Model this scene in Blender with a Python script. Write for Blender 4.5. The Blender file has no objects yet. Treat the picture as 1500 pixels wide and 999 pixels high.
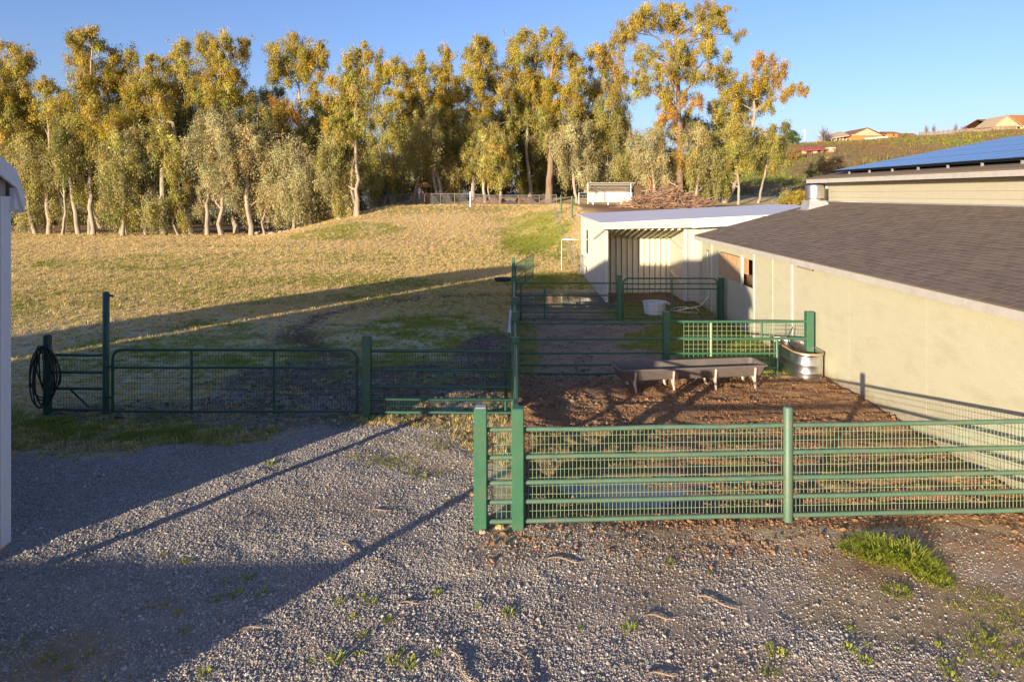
import bpy, math, random
import numpy as np
from mathutils import Vector, Matrix

# ------------------------------------------------------------------ camera, world, sun, exposure
S = bpy.context.scene
COL = S.collection
CAMH = 4.2
cam_d = bpy.data.cameras.new("camera")
cam_d.sensor_width = 36.0
cam_d.lens = 24.0                       # focal length = 1000 px of the 1500 px wide photograph
cam_d.shift_y = -(499.5 - 284.0) / 1500.0
cam_d.clip_start = 0.05
cam_d.clip_end = 9000
cam = bpy.data.objects.new("camera", cam_d)
cam.location = (0, 0, CAMH)
cam.rotation_euler = (math.radians(90), 0, 0)
COL.objects.link(cam)
S.camera = cam

SUN_AZ = math.radians(35.1)             # light travels towards +Y, turned this much to +X
SUN_EL = math.radians(8.3)
w = bpy.data.worlds.new("World")
S.world = w
w.use_nodes = True
wn = w.node_tree.nodes
bg = wn["Background"]
sky = wn.new("ShaderNodeTexSky")
sky.sky_type = 'NISHITA'
sky.sun_disc = False
sky.sun_elevation = SUN_EL
sky.sun_rotation = math.radians(180) + SUN_AZ
sky.air_density = 1.0
sky.dust_density = 1.0
sky.ozone_density = 4.0
veil = wn.new('ShaderNodeVectorMath')          # one even tint over the whole dome
veil.operation = 'MULTIPLY'
veil.inputs[1].default_value = (.81, .62, .68)
w.node_tree.links.new(sky.outputs[0], veil.inputs[0])
w.node_tree.links.new(veil.outputs[0], bg.inputs[0])
bg.inputs[1].default_value = 0.15

sun_d = bpy.data.lights.new("sun", 'SUN')
sun_d.energy = 3.65
sun_d.angle = math.radians(0.5)
sun_d.color = (1.0, 0.83, 0.60)
sun = bpy.data.objects.new("sun", sun_d)
ldir = Vector((math.sin(SUN_AZ) * math.cos(SUN_EL), math.cos(SUN_AZ) * math.cos(SUN_EL), -math.sin(SUN_EL)))
sun.rotation_euler = ldir.to_track_quat('-Z', 'Y').to_euler()
sun.location = (-40, -60, 30)
COL.objects.link(sun)
S.view_settings.view_transform = 'Standard'
S.view_settings.look = 'None'
S.view_settings.exposure = 1.5
S.view_settings.gamma = 1.0

rng = np.random.default_rng(7)
random.seed(7)

# ------------------------------------------------------------------ helpers
WLOC = {}


def wloc(o):
    return Vector((0, 0, 0)) if o is None else WLOC[o.name]


def tag(o, label=None, cat=None, group=None, kind=None):
    if label: o['label'] = label
    if cat: o['category'] = cat
    if group: o['group'] = group
    if kind: o['kind'] = kind
    return o


def thing(name, label, cat, loc=(0, 0, 0), group=None):
    o = bpy.data.objects.new(name, None)
    o.empty_display_size = 0.2
    COL.objects.link(o)
    o.location = loc
    WLOC[o.name] = Vector(loc)
    return tag(o, label, cat, group)


def link_mesh(name, me, parent=None, loc=None):
    o = bpy.data.objects.new(name, me)
    COL.objects.link(o)
    if parent is not None:
        o.parent = parent
    if loc is not None:
        o.location = Vector(loc) - wloc(parent)
        WLOC[o.name] = Vector(loc)
    else:
        WLOC[o.name] = wloc(parent).copy()
    return o


class MB:
    """collects shapes in world coordinates"""
    def __init__(s):
        s.v = []; s.f = []; s.mi = []

    def add(s, vs, fs, m=0):
        b = len(s.v)
        s.v.extend([tuple(p) for p in vs])
        s.f.extend([tuple(b + i for i in f) for f in fs])
        s.mi.extend([m] * len(fs))
        return s

    def box(s, x0, x1, y0, y1, z0, z1, m=0):
        vs = [(x0, y0, z0), (x1, y0, z0), (x1, y1, z0), (x0, y1, z0), (x0, y0, z1), (x1, y0, z1), (x1, y1, z1), (x0, y1, z1)]
        return s.add(vs, [(0, 3, 2, 1), (4, 5, 6, 7), (0, 1, 5, 4), (1, 2, 6, 5), (2, 3, 7, 6), (3, 0, 4, 7)], m)

    def hexa(s, p, m=0):
        return s.add(p, [(0, 3, 2, 1), (4, 5, 6, 7), (0, 1, 5, 4), (1, 2, 6, 5), (2, 3, 7, 6), (3, 0, 4, 7)], m)

    def quad(s, a, b, c, d, m=0):
        return s.add([a, b, c, d], [(0, 1, 2, 3)], m)

    def bbox(s, x0, x1, y0, y1, z0, z1, b=0.01, m=0):
        """box with chamfered vertical edges and top"""
        def ring(z, i):
            return [(x0 + b + i, y0 + i, z), (x1 - b - i, y0 + i, z), (x1 - i, y0 + b + i, z), (x1 - i, y1 - b - i, z), (x1 - b - i, y1 - i, z), (x0 + b + i, y1 - i, z), (x0 + i, y1 - b - i, z), (x0 + i, y0 + b + i, z)]
        vs = ring(z0, 0) + ring(z1 - b, 0) + ring(z1, b * .7)
        fs = [tuple(range(7, -1, -1)), tuple(range(16, 24))]
        for k in range(2):
            for i in range(8):
                j = (i + 1) % 8
                fs.append((k * 8 + i, k * 8 + j, k * 8 + 8 + j, k * 8 + 8 + i))
        return s.add(vs, fs, m)

    def path(s, pts, rad, n=8, caps=True, m=0):
        pts = [Vector(p) for p in pts]
        if not hasattr(rad, '__len__'):
            rad = [rad] * len(pts)
        b = len(s.v)
        up = None
        for i, p in enumerate(pts):
            d = (pts[min(i + 1, len(pts) - 1)] - pts[max(i - 1, 0)])
            d = d.normalized() if d.length > 1e-9 else Vector((0, 0, 1))
            if up is None:
                up = Vector((0, 0, 1)) if abs(d.z) < .9 else Vector((1, 0, 0))
            a = d.cross(up)
            if a.length < 1e-5:
                a = d.cross(Vector((0, 1, 0)))
            a.normalize()
            c = a.cross(d); c.normalize()
            up = c
            for k in range(n):
                t = 2 * math.pi * k / n
                q = p + (a * math.cos(t) + c * math.sin(t)) * rad[i]
                s.v.append((q.x, q.y, q.z))
        for i in range(len(pts) - 1):
            for k in range(n):
                l = (k + 1) % n
                s.f.append((b + i * n + k, b + i * n + l, b + (i + 1) * n + l, b + (i + 1) * n + k)); s.mi.append(m)
        if caps:
            s.f.append(tuple(b + k for k in range(n - 1, -1, -1))); s.mi.append(m)
            e = b + (len(pts) - 1) * n
            s.f.append(tuple(e + k for k in range(n))); s.mi.append(m)
        return s

    def tube(s, a, b, r, n=8, caps=True, m=0):
        return s.path([a, b], r, n, caps, m)

    def loft(s, rings, closed=True, cap0=True, cap1=True, m=0):
        n = len(rings[0]); vs = [p for r in rings for p in r]; fs = []
        for i in range(len(rings) - 1):
            for k in range(n if closed else n - 1):
                l = (k + 1) % n
                fs.append((i * n + k, i * n + l, (i + 1) * n + l, (i + 1) * n + k))
        if cap0: fs.append(tuple(range(n - 1, -1, -1)))
        if cap1: fs.append(tuple((len(rings) - 1) * n + k for k in range(n)))
        return s.add(vs, fs, m)

    def mesh(s, name, mats, off=Vector((0, 0, 0)), smooth=False):
        me = bpy.data.meshes.new(name)
        me.from_pydata([(p[0] - off.x, p[1] - off.y, p[2] - off.z) for p in s.v], [], s.f)
        mats = mats if isinstance(mats, (list, tuple)) else [mats]
        for q in mats: me.materials.append(q)
        if len(mats) > 1: me.polygons.foreach_set('material_index', s.mi)
        if smooth: me.polygons.foreach_set('use_smooth', [True] * len(me.polygons))
        me.update()
        return me

    def build(s, name, mats, parent=None, smooth=False, kind=None, label=None):
        me = s.mesh(name, mats, wloc(parent), smooth)
        o = link_mesh(name, me, parent)
        if smooth:
            try:
                me.set_sharp_from_angle(angle=math.radians(40))
            except Exception:
                pass
        return tag(o, label, None, None, kind)


# ---- numpy noise
def _hash(ix, iy, seed):
    h = (ix.astype(np.int64) * 374761393 + iy.astype(np.int64) * 668265263 + seed * 974711) & 0xffffffff
    h = ((h ^ (h >> 13)) * 1274126177) & 0xffffffff
    return ((h ^ (h >> 16)) & 0xffff) / 65535.0


def vnoise(x, y, seed=0):
    x = np.asarray(x, float); y = np.asarray(y, float)
    ix = np.floor(x); iy = np.floor(y); fx = x - ix; fy = y - iy
    fx = fx * fx * (3 - 2 * fx); fy = fy * fy * (3 - 2 * fy)
    a = _hash(ix, iy, seed); b = _hash(ix + 1, iy, seed); c = _hash(ix, iy + 1, seed); d = _hash(ix + 1, iy + 1, seed)
    return (a * (1 - fx) + b * fx) * (1 - fy) + (c * (1 - fx) + d * fx) * fy


def fbm(x, y, seed=0, oct=4):
    s = 0; a = .5; t = 0
    for i in range(oct):
        s = s + a * vnoise(np.asarray(x) * 2 ** i + i * 17.3, np.asarray(y) * 2 ** i - i * 9.1, seed + i); t += a; a *= .5
    return s / t * 2 - 1


def sst(a, b, x):
    t = np.clip((np.asarray(x, float) - a) / (b - a), 0, 1)
    return t * t * (3 - 2 * t)


def terrain(x, y):
    x = np.asarray(x, float); y = np.asarray(y, float)
    h = np.zeros(np.broadcast(x, y).shape)
    # small relief
    fade = 1 - sst(40, 70, y)
    pen1 = sst(-.05, .15, x) * (1 - sst(7.0, 7.05, x)) * sst(8.75, 9.1, y) * (1 - sst(15.2, 16, y))
    pen2 = sst(.05, .25, x) * (1 - sst(7.0, 7.05, x)) * sst(15.2, 16, y) * (1 - sst(28, 30, y))
    mudl = sst(-7, -4, x) * (1 - sst(-.3, 0, x)) * sst(12.5, 13.5, y) * (1 - sst(19, 25, y))
    h = h + fbm(x * 1.1, y * 1.1, 3, 4) * .03 * fade + fbm(x * 3.5, y * 3.5, 4, 3) * .012 * (1 - sst(12, 14, y)) * sst(3, 5, y)
    h = h + pen1 * (fbm(x * 2.6, y * 6.5, 11, 4) * .065 + .035 + .045 * sst(10.5, 12.5, y) + .12*np.exp(-(((x-.35)/.45)**2+((y-13.0)/1.6)**2)))
    h = h + pen2 * fbm(x * 2.4, y * 3.0, 19, 4) * .04
    h = h + mudl * fbm(x * 1.6, y * 1.9, 23, 4) * .06
    b1 = np.exp(-(((x - 1.65) / .95) ** 2 + ((y - 9.62) / .55) ** 2)) * .085 + np.exp(-(((x - 3.2) / .9) ** 2 + ((y - 10.1) / .28) ** 2)) * .06
    b2 = np.exp(-(((x - 1.9) / 1.3) ** 2 + ((y - 27.2) / 1.6) ** 2)) * .07
    h = h - b1 * pen1 - b2
    # bank and plateau
    foot = 52 - 16 * sst(-1, 9, x)
    bank = sst(0, 1, (y - foot) / 21.0) * sst(-27, -13, x + (y - 62) * -.15)
    h = h + 3.0 * bank * (1 + .05 * fbm(x * .12, y * .12, 5, 3)) + .8 * sst(75, 86, y) * sst(-27, -13, x)
    h = h + .12 * fbm(x * .09, y * .09, 8, 3) * sst(25, 50, y)
    # distant hill on the right
    A = np.interp(x, [-60, 20, 65, 94, 111, 120, 146, 170, 183, 196, 300, 700], [0, 3, 13, 18.2, 19.0, 19.5, 21.3, 22.9, 23.8, 24.6, 30, 34])
    hill = sst(105, 262, y) * A
    h = h + hill * (1 + .012 * fbm(x * .03, y * .03, 31, 3))
    far = sst(700, 2500, y) * 25 * (fbm(x * .0012, 3.1 + 0 * y, 77, 3) + .5) * (1 - sst(-60, 20, x))
    return h + np.maximum(far, 0) * .6


def tz(x, y):
    return float(terrain(np.array([x]), np.array([y]))[0])


def P(u, v, Y):
    """point at depth Y that the photograph shows at pixel (u, v)"""
    return Vector(((u - 750) * Y / 1000.0, Y, CAMH - (v - 284) * Y / 1000.0))


# ------------------------------------------------------------------ materials
def nodes_of(name):
    m = bpy.data.materials.new(name)
    m.use_nodes = True
    nt = m.node_tree
    return m, nt, nt.nodes, nt.links, nt.nodes['Principled BSDF']


def ramp(n, stops):
    r = n.new('ShaderNodeValToRGB')
    e = r.color_ramp.elements
    while len(e) < len(stops): e.new(.5)
    for q, (p, c) in zip(e, stops):
        q.position = p; q.color = (c[0], c[1], c[2], 1)
    return r


def mat(name, col, rough=.6, var=.15, scale=4.0, bump=0.0, bscale=40.0, metal=0.0, stretch=(1, 1, 1), spec=.5, dirt=None, dirt_amt=.0, rand=0.0, coat=0.0):
    m, nt, n, l, b = nodes_of(name)
    tc = n.new('ShaderNodeTexCoord'); mp = n.new('ShaderNodeMapping'); mp.inputs['Scale'].default_value = stretch
    l.new(tc.outputs['Object'], mp.inputs[0])
    nz = n.new('ShaderNodeTexNoise'); nz.inputs['Scale'].default_value = scale; nz.inputs['Detail'].default_value = 6; nz.inputs['Roughness'].default_value = .65
    l.new(mp.outputs[0], nz.inputs[0])
    lo = [max(c * (1 - var), 0) for c in col]; hi = [min(c * (1 + var), 1) for c in col]
    r = ramp(n, [(.3, lo), (.7, hi)])
    l.new(nz.outputs['Fac'], r.inputs[0])
    out = r.outputs[0]
    if dirt is not None:
        n2 = n.new('ShaderNodeTexNoise'); n2.inputs['Scale'].default_value = scale * .45; n2.inputs['Detail'].default_value = 8; n2.inputs['Roughness'].default_value = .7
        l.new(mp.outputs[0], n2.inputs[0])
        r2 = ramp(n, [(.5, (0, 0, 0)), (.72, (1, 1, 1))])
        l.new(n2.outputs['Fac'], r2.inputs[0])
        mu = n.new('ShaderNodeMath'); mu.operation = 'MULTIPLY'; mu.inputs[1].default_value = dirt_amt
        l.new(r2.outputs[0], mu.inputs[0])
        mx = n.new('ShaderNodeMix'); mx.data_type = 'RGBA'; mx.inputs['B'].default_value = (*dirt, 1)
        l.new(mu.outputs[0], mx.inputs['Factor']); l.new(out, mx.inputs['A']); out = mx.outputs['Result']
    if rand > 0:
        oi = n.new('ShaderNodeObjectInfo'); ge = n.new('ShaderNodeNewGeometry')
        ad = n.new('ShaderNodeMath'); ad.operation = 'ADD'; l.new(oi.outputs['Random'], ad.inputs[0]); l.new(ge.outputs['Random Per Island'], ad.inputs[1])
        fr = n.new('ShaderNodeMath'); fr.operation = 'FRACT'; l.new(ad.outputs[0], fr.inputs[0])
        mr = n.new('ShaderNodeMapRange'); mr.inputs['To Min'].default_value = 1 - rand; mr.inputs['To Max'].default_value = 1 + rand
        l.new(fr.outputs[0], mr.inputs['Value'])
        vm = n.new('ShaderNodeVectorMath'); vm.operation = 'SCALE'; l.new(out, vm.inputs[0]); l.new(mr.outputs[0], vm.inputs['Scale']); out = vm.outputs[0]
    l.new(out, b.inputs['Base Color'])
    b.inputs['Roughness'].default_value = rough
    b.inputs['Metallic'].default_value = metal
    b.inputs['Specular IOR Level'].default_value = spec
    if coat: b.inputs['Coat Weight'].default_value = coat
    if bump > 0:
        n3 = n.new('ShaderNodeTexNoise'); n3.inputs['Scale'].default_value = bscale; n3.inputs['Detail'].default_value = 5
        l.new(mp.outputs[0], n3.inputs[0])
        bp = n.new('ShaderNodeBump'); bp.inputs['Strength'].default_value = bump; bp.inputs['Distance'].default_value = .02
        l.new(n3.outputs['Fac'], bp.inputs['Height']); l.new(bp.outputs[0], b.inputs['Normal'])
    return m


def ramp_random(name, stops, rough=.85, bump=.0):
    """colour picked per instance"""
    m, nt, n, l, b = nodes_of(name)
    oi = n.new('ShaderNodeObjectInfo')
    r = ramp(n, stops); r.color_ramp.interpolation = 'LINEAR'
    l.new(oi.outputs['Random'], r.inputs[0])
    tc = n.new('ShaderNodeTexCoord'); nz = n.new('ShaderNodeTexNoise'); nz.inputs['Scale'].default_value = 25
    l.new(tc.outputs['Object'], nz.inputs[0])
    mr = n.new('ShaderNodeMapRange'); mr.inputs['To Min'].default_value = .75; mr.inputs['To Max'].default_value = 1.25; l.new(nz.outputs['Fac'], mr.inputs['Value'])
    vm = n.new('ShaderNodeVectorMath'); vm.operation = 'SCALE'; l.new(r.outputs[0], vm.inputs[0]); l.new(mr.outputs[0], vm.inputs['Scale'])
    l.new(vm.outputs[0], b.inputs['Base Color'])
    b.inputs['Roughness'].default_value = rough
    b.inputs['Specular IOR Level'].default_value = .3
    return m


def leaf_mat(name, attr=True, col=(.1, .12, .03), trans=.35, rough=.55):
    m, nt, n, l, b = nodes_of(name)
    if attr:
        a = n.new('ShaderNodeAttribute'); a.attribute_name = 'tint'; src = a.outputs['Color']
    else:
        oi = n.new('ShaderNodeObjectInfo'); ge = n.new('ShaderNodeNewGeometry'); r = ramp(n, col)
        ad = n.new('ShaderNodeMath'); ad.operation = 'ADD'; l.new(oi.outputs['Random'], ad.inputs[0]); l.new(ge.outputs['Random Per Island'], ad.inputs[1])
        fr = n.new('ShaderNodeMath'); fr.operation = 'FRACT'; l.new(ad.outputs[0], fr.inputs[0]); l.new(fr.outputs[0], r.inputs[0]); src = r.outputs[0]
    l.new(src, b.inputs['Base Color'])
    b.inputs['Roughness'].default_value = rough
    b.inputs['Specular IOR Level'].default_value = .25
    t = n.new('ShaderNodeBsdfTranslucent'); l.new(src, t.inputs[0])
    mx = n.new('ShaderNodeMixShader'); mx.inputs[0].default_value = trans
    out = n['Material Output']
    l.new(b.outputs[0], mx.inputs[1]); l.new(t.outputs[0], mx.inputs[2]); l.new(mx.outputs[0], out.inputs[0])
    return m


M = {}
M['green'] = mat('green_paint', (.034, .122, .066), .42, .12, 6, .15, 60, dirt=(.10, .10, .055), dirt_amt=.55)
M['green_pale'] = mat('faded_green_paint', (.075, .146, .094), .5, .14, 7, .15, 60, dirt=(.17, .14, .085), dirt_amt=.55)
M['green_wire'] = mat('pale_green_wire', (.17, .25, .15), .5, .1, 7)
M['mesh_pale'] = mat('pale_wire', (.22, .30, .165), .55, .1, 7)
M['green_mid'] = mat('deep_green_paint', (.022, .085, .055), .42, .15, 6, .15, 60)  # same green paint, its colour darkened for the shaded left fence and gate
M['green_dark'] = mat('dark_green_paint', (.02, .085, .05), .4, .15, 6, .1, 60)
M['cream'] = mat('cream_wall_paint', (.425, .41, .29), .75, .035, 2.5, .25, 18, stretch=(1, 1, 2.5), dirt=(.31, .285, .19), dirt_amt=.5, rand=.025)
M['cream_trim'] = mat('white_trim_paint', (.50, .49, .42), .6, .05, 5, .1, 40)
M['cream_siding'] = mat('cream_siding_paint', (.40, .375, .28), .7, .04, 3, .15, 30, stretch=(1, 6, 1), dirt=(.28, .26, .19), dirt_amt=.2)
M['fascia'] = mat('weathered_white_fascia', (.40, .385, .35), .7, .08, 6, .2, 60, dirt=(.28, .265, .25), dirt_amt=.5)
M['shingle'] = mat('brown_asphalt_shingle', (.165, .13, .102), .95, .14, 30, .5, 220, spec=.2, rand=.15)
M['osb'] = mat('strand_board', (.44, .28, .14), .85, .5, 22, .5, 40, stretch=(1, 1, .35), dirt=(.55, .40, .28), dirt_amt=.7)
M['dark_wood'] = mat('dark_raw_wood', (.10, .055, .03), .85, .3, 12, .3, 40)
M['tan_wood'] = mat('raw_tan_wood', (.42, .25, .11), .8, .25, 10, .3, 40, stretch=(4, 4, 1))
M['galv'] = mat('galvanised_steel', (.62, .64, .66), .32, .12, 9, .08, 30, metal=1.0)
M['galv_dull'] = mat('dull_galvanised_steel', (.55, .56, .57), .5, .15, 8, .1, 30, metal=.7)
M['trough'] = mat('weathered_plastic_trough', (.112, .094, .084), .6, .15, 7, .2, 30, dirt=(.16, .12, .10), dirt_amt=.6)
M['trough_leg'] = mat('bare_metal_leg', (.50, .42, .38), .6, .15, 9, .1, 40, dirt=(.32, .2, .13), dirt_amt=.6)
M['white_roof'] = mat('white_membrane_roof', (.72, .70, .72), .5, .07, 1.2, .05, 30, stretch=(.3, 1, 1), dirt=(.6, .57, .56), dirt_amt=.35)
M['water_mud'] = mat('muddy_water', (.19, .15, .115), .06, .25, 1.6, .12, 5, spec=.4)
M['tank_water'] = mat('tank_water', (.15, .10, .04), .5, .3, 5, spec=.3)
M['hose'] = mat('black_rubber_hose', (.018, .018, .02), .45, .2, 6)
M['black_rubber'] = mat('black_rubber', (.03, .035, .045), .5, .2, 6)
M['tub'] = mat('pale_plastic_tub', (.60, .62, .62), .5, .1, 6, dirt=(.38, .36, .32), dirt_amt=.5)
M['hose_pale'] = mat('pale_hose', (.55, .50, .36), .5, .1, 6)
M['white_post'] = mat('white_painted_metal', (.75, .76, .76), .5, .05, 6)
M['shed_wall'] = mat('tan_shed_siding', (.38, .34, .29), .7, .08, 5, .1, 30, stretch=(1, 1, 4))
M['shed_trim'] = mat('white_shed_trim', (.62, .63, .64), .5, .04, 5)
M['shed_roof'] = mat('grey_shed_roof', (.30, .30, .31), .6, .1, 5)
M['rock'] = mat('pale_rock', (.34, .29, .23), .9, .3, 6, .8, 14)
M['yellow_rock'] = mat('yellow_rock', (.42, .31, .13), .9, .3, 10, .8, 20)
M['wire_grey'] = mat('dull_wire', (.20, .20, .195), .6, .15, 7)
M['inner_sheet'] = mat('cream_sheet_metal', (.74, .70, .50), .6, .05, 4)  # bay interior cream, brightened in colour to stand in for bounce light
M['stick'] = mat('dead_stick', (.28, .21, .15), .9, .35, 3, .4, 30)
M['brush'] = mat('dead_brush_sticks', (.30, .185, .115), .9, .4, 1.2, .3, 20, rand=.3)
M['bark'] = mat('pale_eucalyptus_bark', (.33, .27, .20), .85, .38, 1.6, .6, 9, stretch=(1, 1, .3), dirt=(.22, .15, .10), dirt_amt=.6)
M['bark_dark'] = mat('brown_bark', (.22, .15, .10), .9, .35, 2, .6, 9, stretch=(1, 1, .3))
M['leaf'] = leaf_mat('eucalyptus_leaf')
M['orange_wood'] = mat('orange_wood', (.42, .19, .08), .8, .2, 4)
M['stucco'] = mat('tan_stucco', (.45, .35, .21), .85, .08, .5)
M['stucco_brown'] = mat('brown_wall', (.42, .19, .06), .85, .15, .5)
M['tile_red'] = mat('red_roof_metal', (.46, .10, .06), .7, .12, .6)
M['tile_brown'] = mat('brown_roof', (.26, .115, .045), .8, .15, .6)
M['pink_wall'] = mat('pinkish_wall', (.55, .38, .28), .85, .08, .6)
M['dark_glass'] = mat('dark_window_glass', (.03, .035, .04), .1, .1, 3)
M['board_fence'] = mat('weathered_board_fence', (.24, .17, .125), .85, .25, 1.5)
M['twig_grey'] = mat('grey_bare_twigs', (.15, .12, .12), .9, .2, 3)
M['white_sheet'] = mat('white_metal_sheet', (.55, .55, .55), .6, .05, 3)
M['corr'] = mat('corrugated_iron', (.40, .36, .30), .55, .2, 4, metal=.3)
M['hay'] = mat('hay', (.40, .30, .12), .9, .3, 8, .5, 40)  # only on the blocks added as unseen shadow casters
M['flag'] = mat('faded_flag_cloth', (.6, .35, .35), .8, .3, 6)

# solar glass
m, nt, n, l, b = nodes_of('solar_glass')
tc = n.new('ShaderNodeTexCoord'); nz = n.new('ShaderNodeTexNoise'); nz.inputs['Scale'].default_value = 1.5
l.new(tc.outputs['Object'], nz.inputs[0])
r = ramp(n, [(.3, (.028, .06, .15)), (.7, (.045, .085, .20))]); l.new(nz.outputs['Fac'], r.inputs[0]); l.new(r.outputs[0], b.inputs['Base Color'])
b.inputs['Roughness'].default_value = .22; b.inputs['Specular IOR Level'].default_value = .5
M['solar'] = m
M['solar_frame'] = mat('dark_panel_frame', (.012, .014, .02), .7, .1, 5, spec=.2)

# ground: colour comes from the zones worked out per vertex, grain from noise
m, nt, n, l, b = nodes_of('ground_soil')
a = n.new('ShaderNodeAttribute'); a.attribute_name = 'soil'
tc = n.new('ShaderNodeTexCoord')
n1 = n.new('ShaderNodeTexNoise'); n1.inputs['Scale'].default_value = 9; n1.inputs['Detail'].default_value = 9; n1.inputs['Roughness'].default_value = .72
n2 = n.new('ShaderNodeTexNoise'); n2.inputs['Scale'].default_value = .9; n2.inputs['Detail'].default_value = 7; n2.inputs['Roughness'].default_value = .7
for q in (n1, n2): l.new(tc.outputs['Object'], q.inputs[0])
r1 = n.new('ShaderNodeMapRange'); r1.inputs['From Min'].default_value = .3; r1.inputs['From Max'].default_value = .7; r1.inputs['To Min'].default_value = .74; r1.inputs['To Max'].default_value = 1.26; l.new(n1.outputs['Fac'], r1.inputs['Value'])
r2 = n.new('ShaderNodeMapRange'); r2.inputs['From Min'].default_value = .3; r2.inputs['From Max'].default_value = .7; r2.inputs['To Min'].default_value = .8; r2.inputs['To Max'].default_value = 1.2; l.new(n2.outputs['Fac'], r2.inputs['Value'])
mm = n.new('ShaderNodeMath'); mm.operation = 'MULTIPLY'; l.new(r1.outputs[0], mm.inputs[0]); l.new(r2.outputs[0], mm.inputs[1])
vm = n.new('ShaderNodeVectorMath'); vm.operation = 'SCALE'; l.new(a.outputs['Color'], vm.inputs[0]); l.new(mm.outputs[0], vm.inputs['Scale'])
l.new(vm.outputs[0], b.inputs['Base Color'])
rr = n.new('ShaderNodeMapRange'); rr.inputs['To Min'].default_value = .95; rr.inputs['To Max'].default_value = .3; l.new(a.outputs['Alpha'], rr.inputs['Value']); l.new(rr.outputs[0], b.inputs['Roughness'])
b.inputs['Specular IOR Level'].default_value = .25
n3 = n.new('ShaderNodeTexNoise'); n3.inputs['Scale'].default_value = 22; n3.inputs['Detail'].default_value = 8; n3.inputs['Roughness'].default_value = .7; l.new(tc.outputs['Object'], n3.inputs[0])
bp = n.new('ShaderNodeBump'); bp.inputs['Strength'].default_value = .28; bp.inputs['Distance'].default_value = .05
l.new(n3.outputs['Fac'], bp.inputs['Height']); l.new(bp.outputs[0], b.inputs['Normal'])
M['ground'] = m

# mud splashed up from the ground on the long wall
nt = M['cream'].node_tree; n = nt.nodes; l = nt.links; b = n['Principled BSDF']
src = b.inputs['Base Color'].links[0].from_socket
tc = n.new('ShaderNodeTexCoord'); sx = n.new('ShaderNodeSeparateXYZ'); l.new(tc.outputs['Object'], sx.inputs[0])
nz = n.new('ShaderNodeTexNoise'); nz.inputs['Scale'].default_value = 5; nz.inputs['Detail'].default_value = 9; nz.inputs['Roughness'].default_value = .75; l.new(tc.outputs['Object'], nz.inputs[0])
mr = n.new('ShaderNodeMapRange'); mr.inputs['From Min'].default_value = .55; mr.inputs['From Max'].default_value = .02; mr.inputs['To Min'].default_value = -.35; mr.inputs['To Max'].default_value = .5; mr.clamp = False; l.new(sx.outputs['Z'], mr.inputs['Value'])
ad = n.new('ShaderNodeMath'); ad.operation = 'ADD'; l.new(mr.outputs[0], ad.inputs[0]); l.new(nz.outputs['Fac'], ad.inputs[1])
r3 = n.new('ShaderNodeMapRange'); r3.inputs['From Min'].default_value = .55; r3.inputs['From Max'].default_value = 1.0; r3.inputs['To Max'].default_value = .75; l.new(ad.outputs[0], r3.inputs['Value'])
mx = n.new('ShaderNodeMix'); mx.data_type = 'RGBA'; mx.inputs['B'].default_value = (.27, .19, .11, 1); l.new(r3.outputs[0], mx.inputs['Factor']); l.new(src, mx.inputs['A']); l.new(mx.outputs['Result'], b.inputs['Base Color'])

# ------------------------------------------------------------------ ground sheet
def poly_mask(x, y, cx, cy, rx, ry, seed, amp=.35, sc=.5):
    d = np.sqrt(((x - cx) / rx) ** 2 + ((y - cy) / ry) ** 2) + amp * fbm(x * sc, y * sc, seed, 4)
    return 1 - sst(.8, 1.1, d)


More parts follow.
